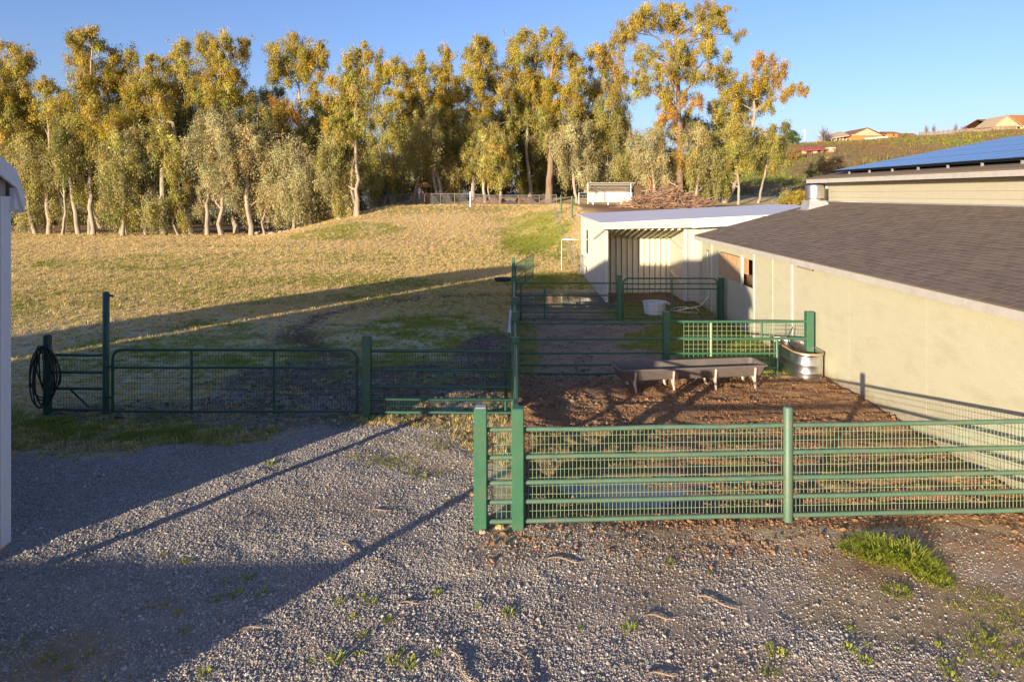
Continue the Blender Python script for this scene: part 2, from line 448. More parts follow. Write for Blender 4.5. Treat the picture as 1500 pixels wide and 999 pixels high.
def zones(x, y):
    """weights: gravel, dirt (brown loose), mud (dark), green; the rest is dry grass"""
    nz = fbm(x * .9, y * .9, 41, 5)
    nf = fbm(x * 3.1, y * 3.1, 43, 4)
    gy = np.interp(x, [-12, -6.5, -5.2, -4, -1.6, -.9, -.35, -.2, 8], [10.8, 11.0, 11.4, 11.9, 12.2, 11.3, 10.2, 8.45, 8.35])
    gravel = sst(-.35, .35, gy - y + .55 * nz + .25 * nf)
    pen1 = sst(-.1, .1, x) * (1 - sst(7.1, 7.2, x)) * sst(-.2, .2, y - 8.6 + .15 * nf) * (1 - sst(-.6, .6, y - 15.3 + .5 * nz))
    pen2 = sst(0, .15, x) * (1 - sst(7.1, 7.2, x)) * sst(-.6, .6, y - 15.3 + .5 * nz) * (1 - sst(28.5, 30, y + nz))
    mudl = np.clip(poly_mask(x, y, -2.6, 14.6, 4.8, 2.4, 51, .55, .6) + poly_mask(x, y, -.6, 17.5, .8, 3.4, 53, .5, .8) + .8 * poly_mask(x, y, -4, 13.2, 5, 1.1, 57, .5, .7), 0, 1)
    track = np.exp(-((np.hypot(x + .3, y - 22) * 1.0 - 6.3 - .5 * nz) / .55) ** 2) * (x < 0) * sst(16, 18, y) * .9
    green = np.clip(poly_mask(x, y, -2.2, 20.5, 2.6, 3.5, 61, .5, .5) + .7 * poly_mask(x, y, -5, 17.5, 4, 2.0, 67, .6, .5)
                    + poly_mask(x, y, 2.9 - .02 * y, 55, 3.0, 10.5, 63, .35, .25) + .8 * poly_mask(x, y, -14, 60, 5, 3, 65, .5, .2)
                    + .75 * poly_mask(x, y, -7, 19, 5, 3.5, 153, .6, .4) + .55 * poly_mask(x, y, -14, 27, 8, 2.5, 69, .7, .25) + .5 * poly_mask(x, y, -22, 42, 9, 4, 71, .8, .2)
                    + .8 * poly_mask(x, y, 1.8, 32, 2.2, 4.5, 73, .4, .6) + .45 * poly_mask(x, y, -8, 33, 6, 3, 75, .7, .3)
                    + 1.2 * poly_mask(x, y, -9.0, 12.2, 3.8, 1.2, 77, .6, .9) + .6 * poly_mask(x, y, -5.6, 11.7, 1.5, .7, 79, .6, .9), 0, 1)
    green = green * np.where(y < 31, .25 + .75 * sst(-.28, .3, fbm(x * 1.3, y * 1.7, 87, 5)), .55 + .45 * sst(-.3, .3, fbm(x * .7, y * .5, 89, 4)))
    gpen = pen2 * np.clip(poly_mask(x, y, 5.6, 19.5, 2.1, 3.4, 81, .55, .8) + .8 * poly_mask(x, y, 5.4, 24.5, 2.0, 2.2, 83, .5, .8) + .6 * poly_mask(x, y, .4, 19, .35, 4, 85, .6, .8), 0, 1)
    return dict(gravel=gravel, pen1=pen1, pen2=pen2, mudl=mudl, track=track, green=green, gpen=gpen, nz=nz, nf=nf)


def axis(segs):
    out = []
    for a, b_, s in segs:
        k = max(1, int(round((b_ - a) / s)))
        out.extend(list(np.linspace(a, b_, k, endpoint=False)))
    out.append(segs[-1][1])
    return np.array(out)


gx = axis([(-4000, -1000, 500), (-1000, -300, 70), (-300, -100, 12), (-100, -40, 2.5), (-40, -12, .6), (-12, -.2, .12), (-.2, 7.4, .055), (7.4, 12, .5), (12, 40, 1.4), (40, 300, 6), (300, 1000, 60), (1000, 4000, 500)])
gyy = axis([(-1500, -300, 200), (-300, -20, 20), (-20, 4, 1.2), (4, 8.6, .1), (8.6, 16, .055), (16, 30, .12), (30, 90, .45), (90, 300, 4), (300, 1000, 30), (1000, 6000, 250)])
X, Y = np.meshgrid(gx, gyy)
xf = X.ravel(); yf = Y.ravel()
zf = terrain(xf, yf)
nx, ny = len(gx), len(gyy)
co = np.stack([xf, yf, zf], 1).astype(np.float32)
ii = (np.arange(ny - 1)[:, None] * nx + np.arange(nx - 1)[None, :]).ravel()
quads = np.stack([ii, ii + 1, ii + 1 + nx, ii + nx], 1).astype(np.int32)


def np_mesh(name, co, faces, mats, attrs=None, smooth=False):
    me = bpy.data.meshes.new(name)
    k = faces.shape[1]
    me.vertices.add(len(co)); me.vertices.foreach_set('co', np.ascontiguousarray(co, np.float32).ravel())
    me.loops.add(faces.size); me.loops.foreach_set('vertex_index', np.ascontiguousarray(faces, np.int32).ravel())
    me.polygons.add(len(faces)); me.polygons.foreach_set('loop_start', np.arange(0, faces.size, k, dtype=np.int32))
    if smooth: me.polygons.foreach_set('use_smooth', np.ones(len(faces), bool))
    for q in (mats if isinstance(mats, (list, tuple)) else [mats]): me.materials.append(q)
    for an, arr in (attrs or {}).items():
        at = me.attributes.new(an, 'FLOAT_COLOR', 'POINT'); at.data.foreach_set('color', np.ascontiguousarray(arr, np.float32).ravel())
    me.update(calc_edges=True)
    return me


def mix(c, wgt, col):
    wgt = np.clip(wgt, 0, 1)[:, None]
    return c * (1 - wgt) + np.array(col)[None, :] * wgt


def soil_colour(x, y):
    z = zones(x, y)
    n1 = fbm(x * .16, y * .3, 91, 4); n2 = fbm(x * .5, y * 1.1, 93, 4)
    c = np.tile(np.array([.54, .40, .20]), (len(x), 1))
    c = mix(c, sst(-.1, .5, n1) * .8, (.47, .34, .155))
    c = mix(c, sst(0, .5, n2) * .5, (.52, .39, .21))
    c = mix(c, sst(.0, .45, fbm(x * .11 + 9, y * .22, 95, 4)) * .55, (.26, .25, .06))
    near = 1 - sst(20, 34, y - x * .2)
    c = mix(c, near * .8, (.50, .45, .29))  # shade of the near field lifted in the soil colour
    # plateau, woodland floor, far land
    c = mix(c, sst(64, 72, y) * (1 - sst(-22, -16, x)) * .85 * (1 - sst(90, 130, y)), (.24, .135, .065))
    c = mix(c, sst(85, 130, y) * .9, (.17, .15, .07))
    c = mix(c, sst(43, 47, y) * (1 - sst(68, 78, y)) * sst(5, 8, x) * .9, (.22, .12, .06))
    hl = sst(120, 150, y) * sst(20, 60, x)
    hn = fbm(x * .05, y * .05, 101, 5)
    c = mix(c, hl * .8, (.26, .19, .085))
    c = mix(c, hl * sst(.0, .25, hn), (.19, .20, .045))
    c = mix(c, hl * sst(.1, .35, fbm(x * .06 + 40, y * .06, 103, 5)) * sst(180, 215, y), (.33, .16, .06))
    c = mix(c, z['green'], (.24, .25, .04))
    c = mix(c, z['track'], (.07, .05, .03))
    c = mix(c, z['mudl'], (.13, .095, .07))
    c = mix(c, z['mudl'] * sst(.0, .35, fbm(x * 1.3, y * 1.8, 107, 4)) * .9, (.15, .17, .045))
    c = mix(c, z['mudl'] * sst(.1, .4, fbm(x * .9 + 5, y * 1.5, 109, 4)) * .8, (.24, .19, .16))
    c = mix(c, z['pen2'], (.33, .215, .125))
    c = mix(c, z['pen2'] * sst(-.1, .4, z['nf']) * .6, (.17, .12, .085))
    c = mix(c, z['gpen'], (.17, .19, .035))
    c = mix(c, z['pen2'] * sst(24, 25.5, y) * .7, (.07, .05, .035))
    c = mix(c, z['pen1'], (.28, .165, .082))
    c = mix(c, z['pen1'] * sst(0, .5, z['nf']) * .5, (.20, .105, .048))
    c = mix(c, z['pen1'] * sst(10.9, 9.6, y + .6 * z['nz']) * .75 * (1 - sst(3.6, 4.6, x)), (.13, .10, .08))
    # strip before the gravel on the left: dark earth with moss
    g = z['gravel']
    dk = sst(.3, .0, np.abs(y - 11.6) / 4.2) * (1 - g) * (x < -.2) * (y < 13.4)
    c = mix(c, dk * .85, (.12, .08, .05))
    c = mix(c, dk * z['green'], (.16, .19, .035))
    gc = np.tile(np.array([.31, .255, .205]), (len(x), 1))
    gc = mix(gc, sst(-.1, .45, fbm(x * .7, y * .9, 111, 4)) * .6, (.27, .20, .135))
    gc = mix(gc, sst(.1, .5, fbm(x * 1.4 + 3, y * 1.7, 113, 4)) * .5, (.19, .15, .12))
    gc = mix(gc, .75 * sst(-.5, 2.2, x + .8 * z['nz']) * sst(-.5, .3, fbm(x * .8, y * 1.2, 151, 4) + .15), (.36, .245, .145))
    mossy = np.clip(poly_mask(x, y, 4.9, 6.2, 1.0, 1.0, 115, .6, .9) + poly_mask(x, y, 4.1, 7.4, 1.2, .9, 117, .7, .9) + poly_mask(x, y, -4.2, 5.8, 1.2, .7, 119, .5, 1.2) + poly_mask(x, y, -1.0, 11.2, 2.2, .9, 121, .5, .8), 0, 1)
    gc = mix(gc, mossy * .8, (.33, .235, .12))
    gc = mix(gc, sst(7.3, 8.5, y + .5 * z['nz']) * (x > -.6) * .8, (.34, .22, .125))
    c = c * (1 - g[:, None]) + gc * g[:, None]
    wet = np.clip(z['mudl'] * .3 + z['pen1'] * np.exp(-(((x - 1.8) / 1.4) ** 2 + ((y - 9.7) / .7) ** 2)) * 1.0 + z['pen2'] * np.exp(-(((x - 1.9) / 1.5) ** 2 + ((y - 27.2) / 1.8) ** 2)), 0, 1)
    return np.concatenate([c, wet[:, None]], 1)


me = np_mesh('ground', co, quads, M['ground'], {'soil': soil_colour(xf, yf)}, True)
ground = link_mesh('ground', me)
tag(ground, kind='structure')

# water standing in the hollows
def puddle(cx, cy, rx, ry, z, name='puddle'):
    b_ = MB(); k = 28
    vs = [(cx, cy, z)] + [(cx + rx * math.cos(t) * (1 + .15 * math.sin(3 * t)), cy + ry * math.sin(t) * (1 + .12 * math.cos(2 * t)), z) for t in [2 * math.pi * i / k for i in range(k)]]
    b_.add(vs, [(0, 1 + i, 1 + (i + 1) % k) for i in range(k)])
    o = b_.build(name, M['water_mud']); tag(o, kind='structure')


puddle(1.55, 9.6, .9, .55, -.018)
puddle(3.2, 10.1, 1.0, .3, -.012)
puddle(1.9, 27.2, 1.7, 2.0, -.03)

# ------------------------------------------------------------------ scattered stuff (instances on points)
def proto_mesh(kind, i):
    r = np.random.default_rng(100 + i)
    b_ = MB()
    if kind == 'stone':
        rings = []
        sx, sy, sz = 1, r.uniform(.6, .95), r.uniform(.45, .7)
        for zz, rr in ((-.75, .55), (0.0, 1.0), (.7, .6)):
            rings.append([(sx * rr * math.cos(t) * r.uniform(.75, 1.15), sy * rr * math.sin(t) * r.uniform(.75, 1.15), sz * zz * r.uniform(.8, 1.15)) for t in [2 * math.pi * k / 6 for k in range(6)]])
        b_.loft(rings)
    elif kind == 'grass':
        for k in range(13):
            t = r.uniform(0, 6.28); d = r.uniform(0, 1.0) ** .7; x, y = d * math.cos(t), d * math.sin(t)
            L = r.uniform(.5, 1.1); le = r.uniform(.15, .9); t2 = t + r.normal(0, .8)
            wx, wy = -math.sin(t2) * .07, math.cos(t2) * .07
            mx_, my_ = x + math.cos(t2) * le * .4, y + math.sin(t2) * le * .4
            tx, ty = x + math.cos(t2) * le, y + math.sin(t2) * le
            b_.add([(x - wx, y - wy, 0), (x + wx, y + wy, 0), (mx_ + wx * .8, my_ + wy * .8, L * .6), (mx_ - wx * .8, my_ - wy * .8, L * .6), (tx, ty, L)], [(0, 1, 2, 3), (3, 2, 4)])
    return b_


def scatter(name, pts, scale, kind, mats, seed, flat=False, tag_kind='stuff'):
    """pts Nx3, scale N; geometry nodes put a few hundred thousand small pieces on them"""
    npts = len(pts)
    me = bpy.data.meshes.new(name)
    me.vertices.add(npts); me.vertices.foreach_set('co', np.ascontiguousarray(pts, np.float32).ravel())
    r = np.random.default_rng(seed)
    at = me.attributes.new('size', 'FLOAT_VECTOR', 'POINT')
    sc = np.stack([scale, scale, scale], 1)
    at.data.foreach_set('vector', np.ascontiguousarray(sc, np.float32).ravel())
    at = me.attributes.new('turn', 'FLOAT_VECTOR', 'POINT')
    tilt = 0.0 if flat else .5
    rot = np.stack([r.normal(0, tilt, npts), r.normal(0, tilt, npts), r.uniform(0, 6.28, npts)], 1)
    at.data.foreach_set('vector', np.ascontiguousarray(rot, np.float32).ravel())
    o = link_mesh(name, me)
    tag(o, kind=tag_kind)
    ng = bpy.data.node_groups.new(name + '_nodes', 'GeometryNodeTree')
    ng.interface.new_socket('Geometry', in_out='INPUT', socket_type='NodeSocketGeometry')
    ng.interface.new_socket('Geometry', in_out='OUTPUT', socket_type='NodeSocketGeometry')
    gi = ng.nodes.new('NodeGroupInput'); go = ng.nodes.new('NodeGroupOutput')
    iop = ng.nodes.new('GeometryNodeInstanceOnPoints')
    g2i = ng.nodes.new('GeometryNodeGeometryToInstance')
    for i in range(4):
        p = bpy.data.objects.new(name + '_piece', proto_mesh(kind, i).mesh(name + '_piece', mats))
        oi = ng.nodes.new('GeometryNodeObjectInfo'); oi.inputs['Object'].default_value = p
        ng.links.new(oi.outputs['Geometry'], g2i.inputs[0])
    iop.inputs['Pick Instance'].default_value = True
    ri = ng.nodes.new('FunctionNodeRandomValue'); ri.data_type = 'INT'
    for s_ in ri.inputs:
        if s_.name == 'Max' and s_.type == 'INT': s_.default_value = 3
        if s_.name == 'Min' and s_.type == 'INT': s_.default_value = 0
    for s_ in ri.outputs:
        if s_.type == 'INT': ng.links.new(s_, iop.inputs['Instance Index'])
    def attr(nm):
        q = ng.nodes.new('GeometryNodeInputNamedAttribute'); q.data_type = 'FLOAT_VECTOR'; q.inputs['Name'].default_value = nm
        return q.outputs['Attribute']
    ng.links.new(gi.outputs[0], iop.inputs['Points'])
    ng.links.new(g2i.outputs[0], iop.inputs['Instance'])
    e2r = ng.nodes.new('FunctionNodeEulerToRotation')
    ng.links.new(attr('turn'), e2r.inputs[0]); ng.links.new(e2r.outputs[0], iop.inputs['Rotation'])
    ng.links.new(attr('size'), iop.inputs['Scale'])
    ng.links.new(iop.outputs[0], go.inputs[0])
    md = o.modifiers.new('scatter', 'NODES'); md.node_group = ng
    return o


def sample(nr, x0, x1, y0, y1, power=0.0):
    x = rng.uniform(x0, x1, nr)
    if power == 0: y = rng.uniform(y0, y1, nr)
    else: y = 1 / (rng.uniform(1 / y1, 1 / y0, nr))
    return x, y


def in_view(x, y, margin=1.05):
    return (np.abs(x) < .76 * y * margin + .2)


M['gravel'] = ramp_random('gravel_stone', [(0, (.15, .145, .14)), (.3, (.29, .27, .25)), (.55, (.42, .385, .345)), (.72, (.34, .25, .165)), (.86, (.46, .43, .39)), (.95, (.60, .56, .50)), (1, (.20, .135, .09))])
x, y = sample(1150000, -9, 7.6, 5.2, 12.8)
z = zones(x, y)
moss = np.clip(poly_mask(x, y, 4.9, 6.2, 1.0, 1.0, 115, .6, .9) + poly_mask(x, y, 4.1, 7.4, 1.2, .9, 117, .7, .9) * .8 + poly_mask(x, y, -4.2, 5.8, 1.2, .7, 119, .5, 1.2) * .5 + poly_mask(x, y, -1.0, 11.2, 2.2, .9, 121, .5, .8) * .7 + sst(8.0, 8.5, y) * (x > -.5) * .6, 0, 1)
patch = .22 + .78 * sst(-.35, .25, fbm(x * .9, y * 1.0, 131, 5))
patch = patch * (1 - .38 * sst(-.2, 2.5, x + .8 * fbm(x * .9, y * .9, 41, 5)))
patch = patch * (1 - .55 * sst(6.9, 8.1, y) * sst(.2, 1.5, x)) * (1 - .5 * sst(2.6, 4.2, x) * sst(0, .3, fbm(x * 1.1, y * 1.1, 135, 4) + .25))
keep = in_view(x, y) & (rng.uniform(0, 1, len(x)) < np.maximum(z['gravel'], .12 * (x < -.2)) * patch * (1 - .75 * moss))
x, y = x[keep], y[keep]
sz = np.exp(rng.normal(math.log(.0062), .45, len(x))).clip(.003, .026)
scatter('gravel', np.stack([x, y, terrain(x, y) + sz * .15], 1), sz, 'stone', M['gravel'], 1)

M['clod'] = ramp_random('dirt_clod', [(0, (.14, .075, .036)), (.4, (.25, .135, .064)), (.75, (.33, .185, .09)), (1, (.19, .105, .05))], .95)
x, y = sample(165000, -.3, 7.1, 7.6, 16.2)
z = zones(x, y)
keep = (rng.uniform(0, 1, len(x)) < np.maximum(z['pen1'], .5 * sst(7.5, 8.4, y) * (y < 8.9) * (x > -.3)) * (.25 + .75 * sst(-.4, .4, fbm(x * 1.8, y * 3.0, 133, 4)))) & ~((((x - 1.75) / 1.2) ** 2 + ((y - 9.6) / .6) ** 2 < .8) & (rng.uniform(0, 1, len(x)) < .8))
x, y = x[keep], y[keep]
sz = np.exp(rng.normal(math.log(.0085), .6, len(x))).clip(.0035, .05)
scatter('dirt_clods', np.stack([x, y, terrain(x, y) + sz * .1], 1), sz, 'stone', M['clod'], 2)
M['mudclod'] = ramp_random('mud_clod', [(0, (.08, .056, .038)), (.5, (.17, .12, .08)), (1, (.26, .19, .13))], .8)
x, y = sample(60000, -9, 7, 12.6, 30)
z = zones(x, y)
keep = (rng.uniform(0, 1, len(x)) < np.clip(z['mudl'] + .18 * z['pen2'] * (1 - z['gpen']) + z['track'] * .6, 0, 1) * .55)
x, y = x[keep], y[keep]
sz = np.exp(rng.normal(math.log(.022), .45, len(x))).clip(.008, .08)
scatter('mud_clods', np.stack([x, y, terrain(x, y) + sz * .1], 1), sz, 'stone', M['mudclod'], 3)

M['grass_dry'] = leaf_mat('dry_grass_blade', False, [(0, (.64, .47, .20)), (.5, (.74, .57, .28)), (.85, (.58, .43, .18)), (1, (.54, .47, .13))], .3, .7)
M['grass_green'] = leaf_mat('green_grass_blade', False, [(0, (.25, .27, .04)), (.6, (.36, .35, .06)), (1, (.18, .22, .03))], .35, .6)


def grass_points(nr, x0, x1, y0, y1):
    x, y = sample(nr, x0, x1, y0, y1, 1)
    x = rng.uniform(-1, 1, nr) * .82 * y
    k = (x > x0) & (x < x1)
    return x[k], y[k]


x, y = grass_points(560000, -62, 6, 10.6, 74)
z = zones(x, y)
bare = np.clip(z['gravel'] + z['pen1'] + z['pen2'] + z['mudl'] * .85 + z['track'] * .8, 0, 1)
bare = np.where((y < 12.9) & (x > -2.9), np.clip(z['gravel'] * 1.4, 0, 1), bare)
hide = (x > 3.6) & (y > 26.5) & (y < 37)
u_ = rng.uniform(0, 1, len(x))
k = (u_ > bare) & ~hide & (rng.uniform(0, 1, len(x)) < np.where(y < 12.7, .05 + .35 * z['green'] + .2 * sst(0, .4, z['nf']), .13 + .87 * sst(19, 31, y))) & ~((x > -.05) & (y < 30))
x, y = x[k], y[k]
z = zones(x, y)
g = rng.uniform(0, 1, len(x)) < np.clip(z['green'] * .9 + .2 * (1 - sst(17, 30, y)) + .28 * sst(0, .45, fbm(x * .11 + 9, y * .22, 95, 4)), 0, 1)
size = (.032 + .0011 * y) * np.exp(rng.normal(0, .3, len(x))) * np.where(rng.uniform(0, 1, len(x)) < .008, 1.6, 1.0)
for nm, sel, mt, sd in (('dry_grass', ~g, 'grass_dry', 4), ('green_grass', g, 'grass_green', 5)):
    scatter(nm, np.stack([x[sel], y[sel], terrain(x[sel], y[sel]) - .005], 1), size[sel], 'grass', M[mt], sd, True)
hx_, hy_ = sample(26000, 30, 260, 120, 268)
k = (hx_ / hy_ < .8) & (hx_ / hy_ > .3)
hx_, hy_ = hx_[k], hy_[k]; kk = fbm(hx_ * .05, hy_ * .05, 101, 5) + rng.normal(0, .25, len(hx_))
for nm, sel, mt, sd in (('hill_scrub', kk < .12, 'scrub', 8), ('hill_grass', kk >= .12, 'grass_green', 9)):
    if nm == 'hill_scrub': M['scrub'] = leaf_mat('dry_scrub', False, [(0, (.27, .14, .055)), (.5, (.24, .18, .08)), (1, (.16, .15, .05))], .25, .8)
    scatter(nm, np.stack([hx_[sel], hy_[sel], terrain(hx_[sel], hy_[sel]) - .05], 1), .45 * np.exp(rng.normal(0, .4, int(sel.sum()))), 'grass', M[mt], sd, True)
x, y = sample(60000, -8, 7.4, 5.2, 11.8)
moss = np.clip(poly_mask(x, y, 4.9, 6.2, 1.0, 1.0, 115, .6, .9) + poly_mask(x, y, -4.2, 5.8, 1.2, .7, 119, .5, 1.2) * 1.4 + poly_mask(x, y, -1.0, 11.2, 2.2, .9, 121, .5, .8), 0, 1)
k = in_view(x, y) & (rng.uniform(0, 1, len(x)) < moss * sst(-.1, .4, fbm(x * 1.6, y * 1.6, 141, 4)) * .8)
x, y = x[k], y[k]
scatter('moss_grass', np.stack([x, y, terrain(x, y) - .003], 1), .024 * np.exp(rng.normal(0, .35, len(x))), 'grass', M['grass_green'], 11, True)
x, y = sample(9000, .1, 7, 15, 30)
z = zones(x, y); k = rng.uniform(0, 1, len(x)) < z['gpen'] * .8; x, y = x[k], y[k]
scatter('pen_grass', np.stack([x, y, terrain(x, y) - .005], 1), .06 * np.exp(rng.normal(0, .3, len(x))), 'grass', M['grass_green'], 6, True)

# ------------------------------------------------------------------ the barn on the right
WX = 7.1                                   # face of the long wall
barn = thing('barn', 'long low cream barn with brown shingle roof and raised clerestory', 'barn', (WX, 17.0, 0))
SL = (3.925 - 2.655) / (11.65 - 6.85)      # lower roof slope


def roof_z(x): return 2.655 + SL * (x - 6.85)


def wall_piece(y0, y1, z0, z1, name='wall_panel', m='cream', dx=0.0, label=None):
    b_ = MB(); b_.box(WX - dx, WX + .06, y0 + .004, y1 - .004, z0, z1)
    return b_.build(name, M[m], barn, label=label)


ZT = 2.60
for y0, y1 in ((6.2, 9.0), (9.0, 11.7), (11.7, 14.37), (14.37, 17.3), (17.3, 18.6), (18.6, 20.0)):
    wall_piece(y0, y1, -.1, ZT)
wall_piece(20.05, 21.05, -.1, 1.40); wall_piece(20.05, 21.05, 2.23, ZT)
wall_piece(21.05, 23.4, -.1, 1.42); wall_piece(21.05, 23.4, 2.24, ZT)
wall_piece(23.4, 25.5, -.1, ZT)
# joint strips behind the seams, and battens in front of two of them
b_ = MB(); b_.box(WX + .03, WX + .09, 6.2, 20.04, -.1, ZT - .01); b_.build('sheathing', M['cream_trim'], barn)
for yb in (20.02, 17.3):
    b_ = MB(); b_.bbox(WX - .022, WX + .03, yb - .055, yb + .055, -.05, ZT - .03, .004); b_.build('batten', M['cream_trim'], barn)
b_ = MB(); b_.bbox(WX - .014, WX + .03, 18.57, 18.62, -.05, ZT - .03, .003); b_.build('batten', M['cream'], barn)
b_ = MB(); b_.bbox(WX - .022, WX + .03, 24.2, 24.3, -.05, ZT - .03, .003); b_.build('batten', M['cream_trim'], barn)
# boarded window and open hatch
b_ = MB(); b_.box(WX - .014, WX + .01, 21.3, 23.3, 1.43, 2.22); b_.build('window_board', M['osb'], barn, label='window covered with weathered strand board')
b_ = MB(); b_.bbox(WX - .03, WX + .03, 21.0, 21.16, 1.36, 2.3, .004); b_.build('window_trim', M['cream_trim'], barn)
b_ = MB(); b_.box(WX + .02, WX + .05, 20.62, 20.98, 1.75, 2.22); b_.build('hatch_board', M['tan_wood'], barn)
b_ = MB()
b_.box(WX + .5, WX + .54, 19.8, 21.3, 1.2, 2.5)
b_.box(WX + .061, WX + .5, 19.8, 19.84, 1.2, 2.5); b_.box(WX + .061, WX + .5, 21.26, 21.3, 1.2, 2.5)
b_.box(WX + .061, WX + .5, 19.84, 21.26, 1.2, 1.24); b_.box(WX + .061, WX + .5, 19.84, 21.26, 2.46, 2.5)
b_.build('hatch_recess', M['dark_wood'], barn)
# louvre vent under the eave
lv = MB(); lv.bbox(WX - .02, WX + .01, 16.05, 16.95, 2.375, 2.44, .004); lo = lv.build('louvre_vent', M['dark_wood'], barn)
b_ = MB()
for k in range(7): b_ = MB(); b_.box(WX - .03, WX - .021, 16.1 + k * .12, 16.18 + k * .12, 2.38, 2.435); b_.build('louvre', M['galv_dull'], lo)
# fascia along the eave (in boards)
for y0, y1 in ((6.0, 10.0), (10.0, 13.9), (13.9, 18.0), (18.0, 22.0), (22.0, 25.62)):
    b_ = MB(); b_.box(6.845, 6.885, y0 + .002, y1 - .002, 2.478, 2.636); b_.build('fascia_board', M['fascia'], barn)
b_ = MB(); b_.hexa([(6.886, 6, 2.50), (7.099, 6, 2.50), (7.099, 25.5, 2.50), (6.886, 25.5, 2.50), (6.886, 6, 2.52), (7.099, 6, 2.52), (7.099, 25.5, 2.52), (6.886, 25.5, 2.52)]); b_.build('soffit', M['cream'], barn)
# roof deck
b_ = MB()
def slab(b_, xa, xb, ya, yb, zf, th):
    b_.hexa([(xa, ya, zf(xa) - th), (xb, ya, zf(xb) - th), (xb, yb, zf(xb) - th), (xa, yb, zf(xa) - th), (xa, ya, zf(xa)), (xb, ya, zf(xb)), (xb, yb, zf(xb)), (xa, yb, zf(xa))])
slab(b_, 6.84, 11.7, 6.0, 25.6, lambda x: roof_z(x) - .012, .02)
deck = b_.build('roof', M['shingle'], barn)
b_ = MB(); b_.hexa([(6.9, 25.565, roof_z(6.9) - .2), (11.65, 25.565, roof_z(11.65) - .2), (11.65, 25.595, roof_z(11.65) - .2), (6.9, 25.595, roof_z(6.9) - .2), (6.9, 25.565, roof_z(6.9) - .035), (11.65, 25.565, roof_z(11.65) - .035), (11.65, 25.595, roof_z(11.65) - .035), (6.9, 25.595, roof_z(6.9) - .035)])
b_.build('rake_board', M['fascia'], barn)
b_ = MB(); b_.add([(7.1, 25.5, -.1), (11.65, 25.5, -.1), (11.65, 25.5, 3.75), (7.1, 25.5, 2.6)], [(0, 1, 2, 3)]); b_.build('end_wall', M['cream'], barn)
# shingles: one tab is a thin wedge lying on the slope
EXPO = .146; TAB = .31
ca, sa = math.cos(math.atan(SL)), math.sin(math.atan(SL))
def tab_verts(x, y, z, wy, L, j=0.0, t=.010):
    """lower edge at (x,z), running up the slope"""
    o = []
    for (s_, hgt) in ((0, 0), (L, .002)):
        for yy in (y, y + wy):
            o.append((x + s_ * ca, yy, z + s_ * sa + hgt * 0))
    top = []
    for (s_, hgt) in ((0, t), (L, .003)):
        for yy in (y, y + wy):
            top.append((x + s_ * ca - hgt * sa, yy, z + s_ * sa + hgt * ca))
    return [o[0], o[2], o[3], o[1], top[0], top[2], top[3], top[1]]
tab_mesh = []
for i in range(3):
    q = MB(); q.hexa(tab_verts(0, 0, 0, TAB - (.010, .014, .007)[i], EXPO + .05, t=(.011, .013, .010)[i])); tab_mesh.append(q.mesh('shingle', M['shingle']))
rest = MB(); cand = []
row = 0; x = 6.835
while x < 11.62:
    off = (row % 2) * TAB * .5 + random.uniform(-.03, .03)
    y = 6.0 + off
    while y < 25.55:
        cand.append((x, y, roof_z(x) - .006, row)); y += TAB
    x += EXPO * ca; row += 1
vis = [c for c in cand if c[0] / c[1] < .77]
vis.sort(key=lambda c: c[1])
near = set(id(c) for c in vis[:300])
for c in cand:
    jx = random.uniform(-.006, .006)
    if id(c) in near:
        o = bpy.data.objects.new('shingle', random.choice(tab_mesh)); COL.objects.link(o); o.parent = deck
        o.location = Vector((c[0] + jx, c[1], c[2])) - wloc(barn)
    elif c[1] > 7.5 and c[0] / c[1] < .85:
        rest.hexa(tab_verts(c[0] + jx, c[1], c[2], min(TAB - random.uniform(.006, .014), 25.6 - c[1]), EXPO + .05, t=random.uniform(.009, .013)))
rest.build('shingle_courses', M['shingle'], deck, kind='stuff')
# clerestory wall in lap boards, upper eave and roof
for k in range(4):
    z0 = 3.86 + k * .205
    b_ = MB(); b_.hexa([(11.635, 6, z0), (11.68, 6, z0), (11.68, 25.3, z0), (11.635, 25.3, z0), (11.655, 6, z0 + .203), (11.68, 6, z0 + .203), (11.68, 25.3, z0 + .203), (11.655, 25.3, z0 + .203)])
    b_.build('siding_board', M['cream_siding'], barn)
b_ = MB(); b_.box(11.62, 11.70, 25.24, 25.33, 3.86, 4.6); b_.build('corner_board', M['cream_trim'], barn)
b_ = MB(); b_.box(11.56, 11.634, 6, 25.3, roof_z(11.6) - .01, roof_z(11.6) + .03); b_.build('flashing', M['galv_dull'], barn)
US = .19
def uroof(x): return 4.775 + US * (x - 11.2)
b_ = MB(); b_.box(11.2, 11.24, 6, 26.0, 4.59, 4.765); b_.build('upper_fascia_board', M['fascia'], barn)
b_ = MB(); b_.box(11.241, 11.67, 6, 25.9, 4.62, 4.64); b_.build('upper_soffit', M['cream'], barn)
b_ = MB(); slab(b_, 11.17, 18.5, 6, 26.05, uroof, .03)
b_.hexa([(18.5, 6, uroof(18.5) - .03), (25.8, 6, 4.7), (25.8, 26.05, 4.7), (18.5, 26.05, uroof(18.5) - .03), (18.5, 6, uroof(18.5)), (25.8, 6, 4.76), (25.8, 26.05, 4.76), (18.5, 26.05, uroof(18.5))])
uo = b_.build('upper_roof', M['shingle'], barn)
b_ = MB()
for k in range(4):
    xa = 11.18 + k * .14
    b_.hexa([(xa, 6, uroof(xa) + .001), (xa + .15, 6, uroof(xa + .15) + .001), (xa + .15, 26.04, uroof(xa + .15) + .001), (xa, 26.04, uroof(xa) + .001), (xa, 6, uroof(xa) + .013), (xa + .15, 6, uroof(xa + .15) + .003), (xa + .15, 26.04, uroof(xa + .15) + .003), (xa, 26.04, uroof(xa) + .013)])
b_.build('shingle_courses', M['shingle'], uo, kind='stuff')
